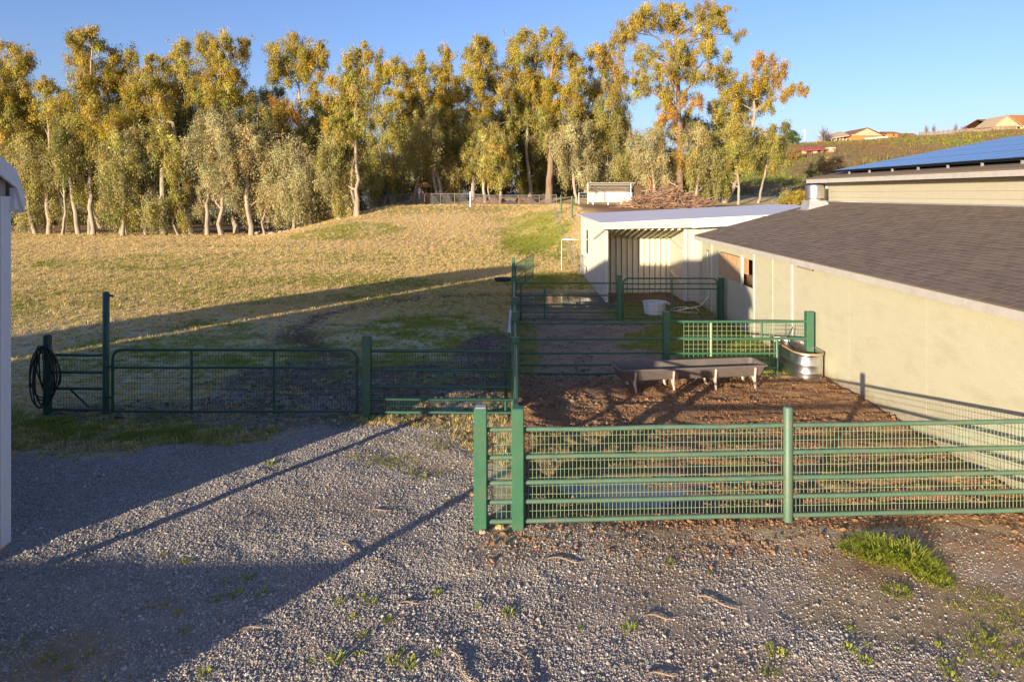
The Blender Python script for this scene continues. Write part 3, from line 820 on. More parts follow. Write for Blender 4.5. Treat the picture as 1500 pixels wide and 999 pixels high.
b_ = MB(); b_.hexa([(11.25, 25.96, uroof(11.25) - .2), (18.5, 25.96, uroof(18.5) - .2), (18.5, 26.0, uroof(18.5) - .2), (11.25, 26.0, uroof(11.25) - .2), (11.25, 25.96, uroof(11.25) - .032), (18.5, 25.96, uroof(18.5) - .032), (18.5, 26.0, uroof(18.5) - .032), (11.25, 26.0, uroof(11.25) - .032)]); b_.build('upper_rake_board', M['fascia'], barn)
b_ = MB(); b_.add([(11.66, 25.29, 0), (25.2, 25.29, 0), (25.2, 25.29, 4.6), (18.5, 25.29, 5.95), (11.66, 25.29, 4.7)], [(0, 1, 2, 3, 4)]); b_.add([(25.2, 6, 0), (25.2, 25.29, 0), (25.2, 25.29, 4.7), (25.2, 6, 4.7)], [(0, 1, 2, 3)]); b_.add([(7.1, 6.2, -.1), (25.2, 6.2, -.1), (25.2, 6.2, 4.6), (18.5, 6.2, 5.95), (11.66, 6.2, 4.7), (11.66, 6.2, 3.7), (7.1, 6.2, 2.55)], [(0, 1, 2, 3, 4, 5, 6)])
b_.build('outer_wall', M['cream'], barn)

# solar panels
arr = thing('solar_array', 'blue solar panel array racked over the upper barn roof', 'solar array', (11.7, 16, 5.0))
def pz(x): return uroof(x) + .17
ua = math.cos(math.atan(US))
x0 = 11.72; pl, pw = 1.64 * ua, 1.0
q = MB()
def pv(xa, xb, ya, yb, dz0, dz1, o=(0, 0)):
    f = lambda x: US * x
    return [(xa, ya, f(xa) + dz0), (xb, ya, f(xb) + dz0), (xb, yb, f(xb) + dz0), (xa, yb, f(xa) + dz0), (xa, ya, f(xa) + dz1), (xb, ya, f(xb) + dz1), (xb, yb, f(xb) + dz1), (xa, yb, f(xa) + dz1)]
L = pl - .025; W = pw - .03
q.hexa(pv(0, L, 0, W, -.035, -.004), 1)
q.hexa(pv(.014, L - .014, .014, W - .014, -.003, 0), 0)
pmesh = q.mesh('solar_panel', [M['solar'], M['solar_frame']])
for rrow in range(4):
    for c in range(17):
        yb = 25.0 - (c + 1) * pw
        xa = x0 + rrow * pl
        if xa / (yb + pw) > .80: continue
        o = bpy.data.objects.new('solar_panel', pmesh); COL.objects.link(o); o.parent = arr
        o.location = Vector((xa, yb, pz(xa))) - wloc(arr)
b_ = MB()
for xr in (x0 + .05, x0 + .9, x0 + 2.4, x0 + 4.0, x0 + 5.6):
    b_.hexa([(xr, 8, pz(xr) - .08), (xr + .05, 8, pz(xr + .05) - .08), (xr + .05, 25, pz(xr + .05) - .08), (xr, 25, pz(xr) - .08), (xr, 8, pz(xr) - .04), (xr + .05, 8, pz(xr + .05) - .04), (xr + .05, 25, pz(xr + .05) - .04), (xr, 25, pz(xr) - .04)])
b_.build('rail', M['solar_frame'], arr)
b_ = MB()
yb = 9.0
while yb < 25:
    b_.box(x0 + .05, x0 + .10, yb, yb + .05, uroof(x0) - .01, pz(x0) - .07); yb += 1.35
b_.build('bracket', M['galv_dull'], arr)

# roof vent
vx, vy = 10.9, 24.6; vz = roof_z(vx)
vent = thing('roof_vent', 'galvanised roof vent cowl on the brown shingle roof by the clerestory', 'roof vent', (vx, vy, vz))
b_ = MB(); b_.hexa([(vx - .36, vy - .36, roof_z(vx - .36)), (vx + .36, vy - .36, roof_z(vx + .36)), (vx + .36, vy + .36, roof_z(vx + .36)), (vx - .36, vy + .36, roof_z(vx - .36)), (vx - .3, vy - .3, vz + .22), (vx + .3, vy - .3, vz + .22), (vx + .3, vy + .3, vz + .22), (vx - .3, vy + .3, vz + .22)])
b_.box(vx - .45, vx - .1, vy - .45, vy + .45, roof_z(vx - .45), roof_z(vx - .45) + .02)
b_.build('base', M['galv_dull'], vent)
def lathe(b_, cx, cy, prof, n=28, m=0, cap0=True, cap1=True):
    return b_.loft([[(cx + r_ * math.cos(2 * math.pi * k / n), cy + r_ * math.sin(2 * math.pi * k / n), z_) for k in range(n)] for r_, z_ in prof], True, cap0, cap1, m)
b_ = MB(); lathe(b_, vx, vy, [(.2, vz + .2), (.2, vz + .33)]); b_.build('collar', M['galv_dull'], vent, True)
b_ = MB(); lathe(b_, vx, vy, [(.30, vz + .30), (.315, vz + .31), (.315, vz + .42), (.325, vz + .425), (.325, vz + .45), (.315, vz + .455), (.315, vz + .74), (.325, vz + .745), (.325, vz + .76), (.28, vz + .775), (.05, vz + .80)]); b_.build('cowl', M['galv'], vent, True)

# ------------------------------------------------------------------ open shelter behind
SX0, SX1, SYF, SYB = 3.66, 6.73, 26.7, 36.2
sh = thing('shelter', 'pale flat roofed livestock shelter with an open ribbed bay', 'shelter', (SX0, SYF, 0))
def sroof(x): return 3.08 + .048 * (x - 3.45)
def panel_wall(name, axis_, c0, a0, a1, z0, z1f, step, parent, m='cream_trim', th=.05, rib=.03, out=-1):
    """ribbed sheet wall: each sheet a part. axis 'x' runs along x at y=c0, 'y' runs along y at x=c0"""
    a = a0
    while a < a1 - .01:
        e = min(a + step, a1)
        b_ = MB(); zt = z1f((a + e) / 2)
        if axis_ == 'x':
            b_.box(a + .006, e - .006, c0, c0 + th, z0, zt); b_.box(a + .001, a + .04, c0 + out * rib, c0, z0, zt - .01)
        else:
            b_.box(c0, c0 + th, a + .006, e - .006, z0, zt); b_.box(c0 + out * rib, c0, a + .001, a + .04, z0, zt - .01)
        b_.build(name, M[m], parent); a = e
panel_wall('wall_sheet', 'y', SX0, SYF + .05, SYB, -.1, lambda a: 2.98, .48, sh, 'cream_trim')
panel_wall('back_sheet', 'x', 29.05, SX0 + .06, SX1, -.1, lambda a: 2.36, .236, sh, 'inner_sheet', rib=.035)
b_ = MB()
a = SX0 + .06
while a < SX1 - .05:
    b_.box(a - .012, a + .012, 29.008, 29.03, 0, 2.34); a += .236
b_.build('seam_strip', M['dark_wood'], sh)
# ceiling rising to the front, with ribs
def cz(y): return 2.36 + (2.90 - 2.36) * (29.05 - y) / (29.05 - 26.35)
b_ = MB(); b_.hexa([(SX0 + .05, 26.35, cz(26.35)), (SX1, 26.35, cz(26.35)), (SX1, 29.1, cz(29.1)), (SX0 + .05, 29.1, cz(29.1)), (SX0 + .05, 26.35, cz(26.35) + .03), (SX1, 26.35, cz(26.35) + .03), (SX1, 29.1, cz(29.1) + .03), (SX0 + .05, 29.1, cz(29.1) + .03)])
b_.build('ceiling', M['inner_sheet'], sh)
a = SX0 + .2
while a < SX1 - .05:
    b_ = MB(); b_.hexa([(a, 26.4, cz(26.4) - .09), (a + .05, 26.4, cz(26.4) - .09), (a + .05, 29.04, cz(29.04) - .09), (a, 29.04, cz(29.04) - .09), (a, 26.4, cz(26.4) - .001), (a + .05, 26.4, cz(26.4) - .001), (a + .05, 29.04, cz(29.04) - .001), (a, 29.04, cz(29.04) - .001)])
    b_.build('ceiling_rib', M['inner_sheet'], sh); a += .26
b_ = MB(); b_.box(SX1, SX1 + .06, SYF + .03, 29.1, -.1, 2.9); b_.build('inner_wall', M['cream_trim'], sh)
b_ = MB(); b_.tube((SX1 - .03, 28.9, 2.25), (SX1 - .03, 26.8, 1.95), .045, 6); b_.tube((SX1 - .03, 28.9, .95), (SX1 - .03, 26.8, .62), .05, 6); b_.build('wall_rail', M['cream_trim'], sh)
for xa, xb in ((SX0 - .02, SX0 + .1), (SX1 - .02, SX1 + .12)):
    b_ = MB(); b_.bbox(xa, xb, SYF - .06, SYF + .06, -.1, 2.92, .01); b_.build('post', M['cream_trim'], sh)
panel_wall('wall_sheet', 'x', SYF, SX1 + .13, 13.0, -.1, lambda a: min(sroof(a) - .12, 3.4), .48, sh, 'cream_trim')
b_ = MB(); b_.hexa([(SX0 - .2, 26.22, 2.83), (6.9, 26.22, 2.90), (6.9, 26.27, 2.90), (SX0 - .2, 26.27, 2.83), (SX0 - .2, 26.22, 3.045), (6.9, 26.22, sroof(6.9) - .03), (6.9, 26.27, sroof(6.9) - .03), (SX0 - .2, 26.27, 3.045)]); b_.build('fascia_board', M['cream_trim'], sh)
b_ = MB(); b_.hexa([(6.905, 26.22, 2.88), (13.0, 26.22, 3.2), (13.0, 26.27, 3.2), (6.905, 26.27, 2.88), (6.905, 26.22, sroof(6.9) - .03), (13.0, 26.22, sroof(13) - .03), (13.0, 26.27, sroof(13) - .03), (6.905, 26.27, sroof(6.9) - .03)]); b_.build('fascia_board', M['white_sheet'], sh)
a = 3.42
while a < 14.0:
    e = min(a + 2.4, 14.2)
    b_ = MB(); b_.hexa([(a + .004, 26.12, sroof(a) - .03), (e - .004, 26.12, sroof(e) - .03), (e - .004, 36.5, sroof(e) + .02), (a + .004, 36.5, sroof(a) + .02), (a + .004, 26.12, sroof(a)), (e - .004, 26.12, sroof(e)), (e - .004, 36.5, sroof(e) + .05), (a + .004, 36.5, sroof(a) + .05)])
    b_.build('roof_sheet', M['white_roof'], sh); a = e
b_ = MB(); b_.path([(SX0 - .04, 26.3, 2.86), (SX0 - .04, 28.9, 2.42), (SX0 - .04, 30.3, 2.2)], .05, 6); b_.build('brace', M['cream_trim'], sh)
b_ = MB(); b_.box(SX0 - .035, SX0 - .001, 32.3, 33.3, 1.25, 2.55); wf = b_.build('window', M['white_sheet'], sh)
b_ = MB(); b_.box(SX0 - .045, SX0 - .036, 32.42, 33.18, 1.35, 2.45); b_.build('pane', M['dark_glass'], wf)
b_ = MB(); b_.box(SX0, 14, SYB, SYB + .05, -.1, 3.0); b_.box(14.0, 14.05, 26.7, SYB, -.1, 3.4); b_.build('rear_wall', M['cream_trim'], sh)
b_ = MB(); b_.box(SX0 - .06, SX0 - .02, 26.75, 28.6, 1.0, 1.35); b_.box(SX0 - .05, SX0 - .02, 27, 27.05, -.1, 1.6)
# ------------------------------------------------------------------ gambrel shed at the left edge (its body runs out of the frame)
sd = thing('gambrel_shed', 'tall tan shed with white corner trim and gambrel roof edge', 'shed', (-5.9, 8.0, 0))
GX = -6.01; GN = 8.1; GS = 1.8; GW = -18.8; EV = 4.17
prof = [(GS - .18, EV), (GS - .05, EV + .28), (GS + 1.0, 5.05), (4.95, 5.5), (GN - 1.0, 5.05), (GN + .03, EV + .30), (GN + .16, EV)]
b_ = MB(); b_.box(GX - .05, GX, 7.72, GN, .12, EV + .2); b_.build('wall', M['shed_wall'], sd)
for k in range(2):
    b_ = MB(); b_.box(GX + .001, GX + .018, 7.73 + k * .12, 7.73 + k * .12 + .1, .12, EV); b_.build('siding_board', M['shed_wall'], sd)
b_ = MB(); b_.box(GX - .06, GX + .04, GN - .13, GN + .035, .06, EV); b_.build('corner_trim', M['shed_trim'], sd)
b_ = MB(); b_.box(GX - .1, GX + .03, 7.6, GN - .005, -.06, .11); b_.build('sill_beam', M['tan_wood'], sd)
b_ = MB(); b_.box(GW, GX - .06, GN - .05, GN, 0, EV); b_.build('back_wall', M['shed_wall'], sd)
b_ = MB(); b_.box(GW, GX, GS, GS + .05, 0, 1.08); b_.box(GW, GX, GS, GS + .05, 2.3, EV); b_.box(GW, -10.2, GS, GS + .05, 1.08, 2.3); b_.box(GX - .08, GX + .02, GS - .02, GS + .1, 0, EV)
b_.box(GX - .05, GX, GS + .1, 7.715, 2.2, EV + .6)
b_.box(GX - .06, GX + .02, 6.55, 6.68, 0, 2.2)
b_.build('side_wall', M['shed_wall'], sd)
roofm = MB()
rx0, rx1 = GW, GX + .055
for (ya, za), (yb2, zb) in zip(prof[:-1], prof[1:]):
    roofm.hexa([(rx0, ya, za - .05), (rx1, ya, za - .05), (rx1, yb2, zb - .05), (rx0, yb2, zb - .05), (rx0, ya, za), (rx1, ya, za), (rx1, yb2, zb), (rx0, yb2, zb)])
roofm.build('roof', M['shed_roof'], sd)
rk = MB()
for (ya, za), (yb2, zb) in zip(prof[:-1], prof[1:]):
    rk.hexa([(rx1 + .031, ya, za - .2), (rx1 + .06, ya, za - .2), (rx1 + .06, yb2, zb - .2), (rx1 + .031, yb2, zb - .2), (rx1 + .031, ya, za + .012), (rx1 + .06, ya, za + .012), (rx1 + .06, yb2, zb + .012), (rx1 + .031, yb2, zb + .012)])
rk.box(GX + .02, rx1 + .03, GN + .12, GN + .17, EV - .2, EV + .02)
rk.build('rake_trim', M['shed_trim'], sd)
b_ = MB(); b_.box(GX - .2, rx1, GN + .01, GN + .119, EV - .19, EV - .16); b_.build('eave_return', M['shed_trim'], sd)
b_ = MB(); xa_, xb_ = GX + .02, rx1 + .028; b_.hexa([(xa_, GN + .037, EV - .158), (xb_, GN + .037, EV - .158), (xb_, GN + .118, EV - .158), (xa_, GN + .118, EV - .158), (xa_, GN + .037, EV + .10), (xb_, GN + .037, EV + .10), (xb_, GN + .118, EV + .0), (xa_, GN + .118, EV + .0)]); b_.build('eave_box', M['shed_trim'], sd)
b_ = MB(); b_.add([(GX - .02, GS, EV), (GX - .02, GS + 1, 5.0), (GX - .02, 4.95, 5.44), (GX - .02, GN - 1, 5.0), (GX - .02, GN, EV)], [(0, 1, 2, 3, 4)]); b_.add([(GW, GS, 0), (GW, GN, 0), (GW, GN, EV), (GW, 4.95, 5.44), (GW, GS, EV)], [(0, 1, 2, 3, 4)]); b_.build('gable', M['shed_wall'], sd)
# unseen cylinder and stacked blocks added west of it to shadow the field
tk = thing('storage_tank', 'tall round storage tank standing west of the tan shed', 'tank', (-24.0, 4.0, 0))
b_ = MB(); lathe(b_, -24.0, 4.0, [(1.6, 0), (1.6, 5.6), (1.2, 6.1), (.3, 6.4)]); b_.build('body', M['galv_dull'], tk, True)
hs = thing('hay_stack', 'stack of hay bales west of the storage tank', 'hay stack', (-28.5, 3.0, 0))
for k in range(6):
    b_ = MB(); b_.bbox(-29.9 + (k % 2) * 1.6, -28.35 + (k % 2) * 1.6, 2, 4, (k // 2) * 1.0, (k // 2) * 1.0 + .98, .06); b_.build('bale', M['hay'], hs)

# ------------------------------------------------------------------ pipe fences
def sqpost(parent, x, y, z1, wd=.15, m='green', z0=-.15, cap=True):
    b_ = MB(); b_.bbox(x - wd / 2, x + wd / 2, y - wd / 2, y + wd / 2, z0 + tz(x, y), z1, .012)
    return b_.build('post', M[m], parent)
def rpost(parent, x, y, z1, r_=.058, m='green', z0=-.15, name='post'):
    b_ = MB(); lathe(b_, x, y, [(r_, z0 + tz(x, y)), (r_, z1 - .02), (r_ * .8, z1 - .005), (r_ * .3, z1)], 16)
    return b_.build(name, M[m], parent, True)
def rail(parent, a, b2, r_=.026, m='green', name='rail'):
    q = MB(); a_, b_ = Vector(a), Vector(b2); L_ = (b_ - a_).length
    j = min(.004, L_ * .002); q.path([a_] + [a_.lerp(b_, t) + Vector((0, random.gauss(0, j), random.gauss(0, j) - .002 * L_ * t * (1 - t))) for t in (.25, .5, .75)] + [b_], r_, 10); return q.build(name, M[m], parent, True)
def wires(parent, ax, ay, bx, by, z0, z1, sx=.0508, sz=.1016, r_=.0036, m='green'):
    """welded mesh between two plan points"""
    q = MB(); Lh = math.hypot(bx - ax, by - ay); k = max(2, int(Lh / sx)); dx, dy = (bx - ax) / Lh, (by - ay) / Lh
    px, py = -dy * r_, dx * r_
    for i in range(k + 1):
        t = Lh * i / k; x_, y_ = ax + dx * t, ay + dy * t
        j = random.gauss(0, .0012)
        ex, ey = dx * r_, dy * r_
        x_ += dx * j; y_ += dy * j
        q.add([(x_ - ex, y_ - ey, z0), (x_ + px, y_ + py, z0), (x_ + ex, y_ + ey, z0), (x_ - px, y_ - py, z0), (x_ - ex, y_ - ey, z1), (x_ + px, y_ + py, z1), (x_ + ex, y_ + ey, z1), (x_ - px, y_ - py, z1)], [(0, 1, 5, 4), (1, 2, 6, 5), (2, 3, 7, 6), (3, 0, 4, 7)])
    n_ = int(round((z1 - z0) / sz))
    for i in range(n_ + 1):
        z_ = z0 + (z1 - z0) * i / n_
        o_ = .0055
        q.tube((ax - dy * o_, ay + dx * o_, z_), (bx - dy * o_, by + dx * o_, z_), r_, 4, False)
    return q.build('wire_mesh', M[m], parent, kind='stuff')

RZ = (1.235, .885, .565, .325, .08)
def fy(x): return 8.6 + .045 * x
ff = thing('pipe_fence', 'light green pipe and wire fence along the gravel in front', 'fence', (0, 8.6, 0))
sqpost(ff, -.395, fy(-.395), 1.52, .165); sqpost(ff, .075, fy(.075), 1.51, .15); rpost(ff, 3.54, fy(3.54), 1.475, .06, 'green_pale'); rpost(ff, 6.98, fy(6.98), 1.47, .06)
for xa, xb in ((-.32, .0), (.15, 3.48), (3.60, 6.92)):
    for z_ in RZ: rail(ff, (xa, fy(xa), z_), (xb, fy(xb), z_ + (.004 if xa > 1 else 0)), .03, 'green_pale')
    wires(ff, xa + .01, fy(xa) + .034, xb - .01, fy(xb) + .034, .08, 1.235, .0508, .1016, .0040, 'green_wire')
b_ = MB(); b_.bbox(-.46, -.33, fy(-.4) - .065, fy(-.4) + .065, 1.521, 1.528, .003); b_.build('post_cap', M['galv_dull'], ff)

# fence running straight back from it
df = thing('pipe_fence', 'green pipe fence running back between the muddy grass and the pens', 'fence', (.05, 12.8, 0))
DX = .06
dposts = [(12.8, 1.51), (15.55, 1.51), (17.9, 1.50), (22.6, 1.5), (25.6, 1.5), (28.4, 1.52)]
sqpost(df, .075, 8.9, 1.49, .10) if False else None
for yv, zt_ in dposts: sqpost(df, DX, yv, zt_, .15, 'green')
yy = [fy(.075) + .08] + [p[0] for p in dposts]
for a, e in zip(yy[:-1], yy[1:]):
    for z_ in (1.40, .885, .565, .325, .08) if a < 12 else (1.30, .885, .565, .325, .08): rail(df, (DX, a + .08, z_), (DX, e - .08, z_), .028)
    wires(df, DX - .034, a + .09, DX - .034, e - .09, .08, 1.23, .1016, .1524, .003)
rail(df, (DX - .12, 14.2, 1.32), (DX - .10, 17.0, 1.30), .025, 'galv_dull', 'brace_pipe')
rail(df, (DX - .12, 14.2, .05), (DX - .12, 14.2, 1.32), .022, 'green', 'brace_pipe')

# left cross fence with two gates
LY = 12.9
lf = thing('pipe_fence', 'short dark green fence panel between the shaded gate and the pens', 'fence', (-1.3, LY, 0))
sqpost(lf, -2.74, LY, 1.52, .155, 'green')
for z_ in RZ: rail(lf, (-2.66, LY, z_), (DX - .08, LY - .05, z_), .028, 'green_mid')
wires(lf, -2.65, LY + .032, DX - .09, LY - .018, .08, 1.235, .0508, .1016, .003, 'green_mid')
rpost(lf, -.12, LY + .05, 1.24, .03, 'green_mid')

def gate(name, label, a, b2, ztop, zr, zb, ups, mesh, m='green', parts_r=.026, sx=.06, sz=.1):
    (ax, ay), (bx, by) = a, b2
    g = thing(name, label, 'gate', (ax, ay, 0))
    dx, dy = bx - ax, by - ay; Lh = math.hypot(dx, dy); dx /= Lh; dy /= Lh
    def pt(t, z_): return (ax + dx * t, ay + dy * t, z_)
    rc = .17
    pts = [pt(0, zb), pt(0, ztop - rc)] + [pt(rc - rc * math.cos(t), ztop - rc + rc * math.sin(t)) for t in np.linspace(.26, 1.57, 6)] + [pt(Lh - rc + rc * math.sin(t), ztop - rc + rc * math.cos(t)) for t in np.linspace(0, 1.4, 6)] + [pt(Lh, ztop - rc), pt(Lh, zb)]
    q = MB(); q.path(pts, parts_r, 10); q.build('frame', M[m], g, True)
    for z_ in zr: rail(g, pt(parts_r, z_), pt(Lh - parts_r, z_), parts_r * .9, m)
    for t in ups: rail(g, pt(t, zb), pt(t, ztop), parts_r * .85, m, 'upright')
    z0, z1 = mesh
    wires(g, *pt(.03, 0)[:2], *pt(Lh - .03, 0)[:2], z0, z1, sx, sz, .0028, m)
    for z_ in (.35, ztop - .32):
        q = MB(); q.box(ax - dx * .1 - .012, ax - dx * .1 + .012 + abs(dx) * .06, ay - .02, ay + .02, z_ - .02, z_ + .02); q.build('hinge', M[m], g)
    return g, pt, Lh
g1, pt, Lh = gate('pipe_gate', 'wide shaded green pipe gate with rounded corners and wire mesh', (-7.56, LY + .02), (-2.93, LY), 1.25, (.915, .09), .05, (1.5, 3.06), (.09, 1.24), 'green_mid', .026, .055, .1)
q = MB(); q.box(-3.28, -2.83, LY - .05, LY - .028, .90, .98); q.build('latch', M['green_dark'], g1)
lf2 = thing('pipe_fence', 'short green fence panel between the hose post and the tall post', 'fence', (-8.3, 13.0, 0))
rpost(lf2, -8.86, 13.02, 1.52, .075, 'green_dark')
for z_ in (1.13, .80, .49, .09): rail(lf2, (-8.80, 13.02, z_), (-7.80, 13.0, z_), .026, 'green_mid')
wires(lf2, -8.79, 13.05, -7.8, 13.03, .09, 1.13, .055, .1, .0028, 'green_mid')
rail(lf2, (-8.55, 13.12, .50), (-8.2, 13.25, .06), .02, 'green_dark', 'brace')
tp = thing('gate_post', 'tall dark green post carrying the wide gate and a guy wire', 'post', (-7.73, 13.0, 0))
rpost(tp, -7.73, 13.0, 2.34, .062, 'green_mid')
q = MB(); q.tube((-7.68, 13.0, 2.27), (-7.6, 13.0, 2.25), .022, 6); q.build('wire_bracket', M['green_dark'], tp)
q = MB(); q.path([(-7.6, 13.0, 2.25), (-7.1, 13.3, 2.05), (-6.4, 14.2, 1.75)] + [(-6.4 + .55 * k, 14.2 + 1.3 * k, 1.75 - .42 * k + .02 * k * k) for k in range(1, 5)], .004, 5); q.build('guy_wire', M['galv_dull'], tp)
rd = thing('pipe_stub', 'thin grey pipe sticking up from the shaded field beyond the gate', 'pipe', (-6.9, 17.9, 0))
q = MB(); q.path([(-7.6, 20.1, .02), (-7.35, 19.9, .12), (-6.75, 19.6, .0)], .016, 7); q.build('pipe', M['wire_grey'], rd, True)

# cross fences on the right
RY = 15.85
r1 = thing('pipe_fence', 'green cross fence behind the feed trough, wire mesh on its right half', 'fence', (3.6, RY, 0))
sqpost(r1, 3.58, RY, 1.47, .15); sqpost(r1, 6.92, RY + .05, 1.46, .17)
for z_ in (1.20, .83, .51, .24, .04): rail(r1, (DX + .08, RY - .06, z_), (3.50, RY, z_), .025)
for z_ in (1.235, .84): rail(r1, (3.66, RY, z_), (6.83, RY, z_), .03)
rail(r1, (3.66, RY, .50), (6.14, RY, .50), .027); rail(r1, (3.66, RY, .16), (6.14, RY, .16), .025)
rpost(r1, 6.15, RY, .86, .032); rpost(r1, 4.62, RY, 1.22, .03, 'mesh_pale', name='upright')
rail(r1, (5.8, RY, .86), (5.8, RY, 1.21), .018, name='upright')
wires(r1, 4.0, RY + .034, 6.1, RY + .034, .06, 1.22, .105, .105, .0048, 'mesh_pale')
wires(r1, 5.82, RY + .04, 6.82, RY + .04, .85, 1.21, .055, .09, .003)

QY = 22.6
r2 = thing('pipe_fence', 'far green cross fence with fine mesh by the shiny puddle', 'fence', (2, QY, 0))
sqpost(r2, 3.56, QY, 1.5, .15); sqpost(r2, 6.92, QY, 1.42, .17, 'green_dark')
for z_ in (1.24, .84, .53, .28, .06): rail(r2, (DX + .08, QY, z_), (3.48, QY, z_), .025, 'green')
wires(r2, DX + .09, QY + .03, 3.47, QY + .03, .06, .56, .06, .1, .003); wires(r2, DX + .09, QY + .03, 3.47, QY + .03, .56, 1.23, .12, .17, .0028)
rail(r2, (.3, QY + .1, 0), (.3, QY + .1, 1.2), .03, name='upright'); rail(r2, (1.1, QY + .5, 0), (1.1, QY + .5, .98), .025, name='upright')
gate('pipe_gate', 'far green pipe gate with square wire openings by the pale barn wall', (3.68, QY), (6.80, QY), 1.40, (1.22, 1.05, .09), .05, (1.62,), (.1, 1.05), 'green', .026, .19, .19)

# small leaning gate panel at the far end of the dividing fence
ga, _, _ = gate('wire_gate', 'small green mesh gate standing ajar beside the divider fence end', (.16, 28.6), (1.05, 33.6), 1.25, (.7,), .12, (2.5,), (.12, 1.2), 'green', .022, .06, .06)
pf = thing('goal_frame', 'bare grey pipe goal frame at the back corner of the shelter', 'frame', (2.75, 37.4, 0))
q = MB(); q.path([(2.72, 37.4, tz(2.72, 37.4) - .1), (2.72, 37.4, 1.66), (2.76, 37.4, 1.70), (3.62, 37.2, 1.70)], .026, 8); q.build('pipe', M['galv_dull'], pf, True)
q = MB()
for k in range(5): q.tube((3.5 + .02 * k, 33.6 + k * .5, 0), (3.5 + .02 * k, 33.6 + k * .5, 1.1), .02, 6)
q.tube((3.5, 33.6, 1.05), (3.58, 35.6, 1.05), .02, 6); q.tube((3.5, 33.6, .6), (3.58, 35.6, .6), .02, 6)
wp = thing('wall_panel_fence', 'narrow grey pipe panel standing against the shelter side wall', 'fence panel', (3.5, 33.6, 0))
q.build('frame', M['wire_grey'], wp, True)

# ------------------------------------------------------------------ trough, tanks, tubs, hoses
tr = thing('feed_trough', 'long grey feed trough on bent metal legs over the brown dirt', 'feed trough', (3.9, 14.5, 0))
A0 = Vector((2.2, 13.95, 0)); A1 = Vector((5.44, 14.42, 0)); ux = (A1 - A0).normalized(); uy = Vector((-ux.y, ux.x, 0)); TL = (A1 - A0).length
def tp_(s_, t_, z_): q_ = A0 + ux * s_ + uy * t_; return (q_.x, q_.y, z_)
TZ = .585; TH = .25; W_ = .74
def rect(i, z_, c=.05):
    return [tp_(i + c, i, z_), tp_(TL - i - c, i, z_), tp_(TL - i, i + c, z_), tp_(TL - i, W_ - i - c, z_), tp_(TL - i - c, W_ - i, z_), tp_(i + c, W_ - i, z_), tp_(i, W_ - i - c, z_), tp_(i, i + c, z_)]
q = MB(); q.loft([rect(.12, TZ - TH), rect(.10, TZ - TH + .03), rect(.035, TZ - .03), rect(.0, TZ - .03), rect(0, TZ), rect(.05, TZ), rect(.125, TZ - TH + .05)], True, True, True)
q.build('basin', M['trough'], tr)
for s_ in (.35, 1.18, 2.1, 2.98):
    q = MB()
    q.path([tp_(s_, .03, TZ - .05), tp_(s_, .07, TZ - .28), tp_(s_ + .02, .10, .16), tp_(s_ + .05, .14, .06), tp_(s_ + .14, .2, .04)], .025, 8)
    q.path([tp_(s_, W_ - .03, TZ - .05), tp_(s_, W_ - .07, TZ - .28), tp_(s_ + .02, W_ - .1, .12), tp_(s_ + .06, W_ - .14, .04)], .025, 8)
    q.path([tp_(s_, .07, TZ - TH - .02), tp_(s_, W_ - .07, TZ - TH - .02)], .022, 8)
    q.path([tp_(s_, .08, .2), tp_(s_, .2, TZ - TH)], .018, 6)
    q.build('leg', M['trough_leg'], tr, True)
for t_ in (.17, W_ - .17):
    q = MB(); q.tube(tp_(.40, t_, .045), tp_(TL - .28, t_, .045), .02, 8); q.build('skid', M['trough_leg'], tr, True)

def oval(cx, cy, hw, hl, z_, n=40):
    """stadium outline, long axis along y"""
    o = []
    for k in range(n):
        t = 2 * math.pi * k / n
        o.append((cx + hw * math.cos(t), cy + (hl - hw) * (1 if math.sin(t) >= 0 else -1) + hw * math.sin(t), z_))
    return o
st = thing('stock_tank', 'galvanised oval stock tank against the cream barn wall', 'stock tank', (6.72, 16.05, 0))
cx, cy = 6.70, 16.14; ring = []
q = MB()
zs = [(.33, -.03), (.332, .02), (.327, .04), (.327, .18), (.330, .19), (.327, .20), (.327, .36), (.330, .37), (.327, .38), (.327, .56), (.34, .575), (.345, .60), (.34, .625), (.325, .62), (.318, .58), (.318, .47)]
q.loft([oval(cx, cy, r_, r_ + .64, z_) for r_, z_ in zs], True, True, False); q.build('shell', M['galv'], st, True)
q = MB(); q.add(oval(cx, cy, .318, .958, .52), [tuple(range(40))]); q.build('water', M['tank_water'], st)
q = MB(); q.path(oval(cx, cy, .338, .98, .632) + [oval(cx, cy, .338, .98, .632)[0]], .014, 6, False); q.build('rim', M['tan_wood'], st, True, label='rusty tan rim')
q = MB(); q.path([(6.95, 16.9, .9), (6.75, 16.7, .7), (6.68, 16.5, .60), (6.70, 16.2, .52), (6.66, 15.95, .505)], .014, 6); q.build('float_arm', M['hose'], st, True)
tb = thing('round_tub', 'pale round tub standing in the far pen behind the fence', 'tub', (4.95, 23.6, 0))
tzz = tz(4.95, 23.6)
q = MB(); lathe(q, 4.97, 23.8, [(.33, tzz + .0), (.37, tzz + .2), (.39, tzz + .40), (.415, tzz + .405), (.415, tzz + .44), (.385, tzz + .44), (.35, tzz + .08)], 28); q.build('shell', M['tub'], tb, True)
q = MB(); lathe(q, 4.97, 23.8, [(.37, tzz + .28), (.372, tzz + .30)], 28); q.build('water', M['water_mud'], tb)
q = MB(); q.path([(5.36, 23.75, tzz + .42), (5.48, 23.72, tzz + .40), (5.5, 23.8, tzz + .33), (5.4, 23.85, tzz + .35)], .018, 6); q.build('handle', M['tub'], tb, True)
hp = thing('hose', 'pale hose lying in loops beside the round tub', 'hose', (6, 24, 0))
pts = []
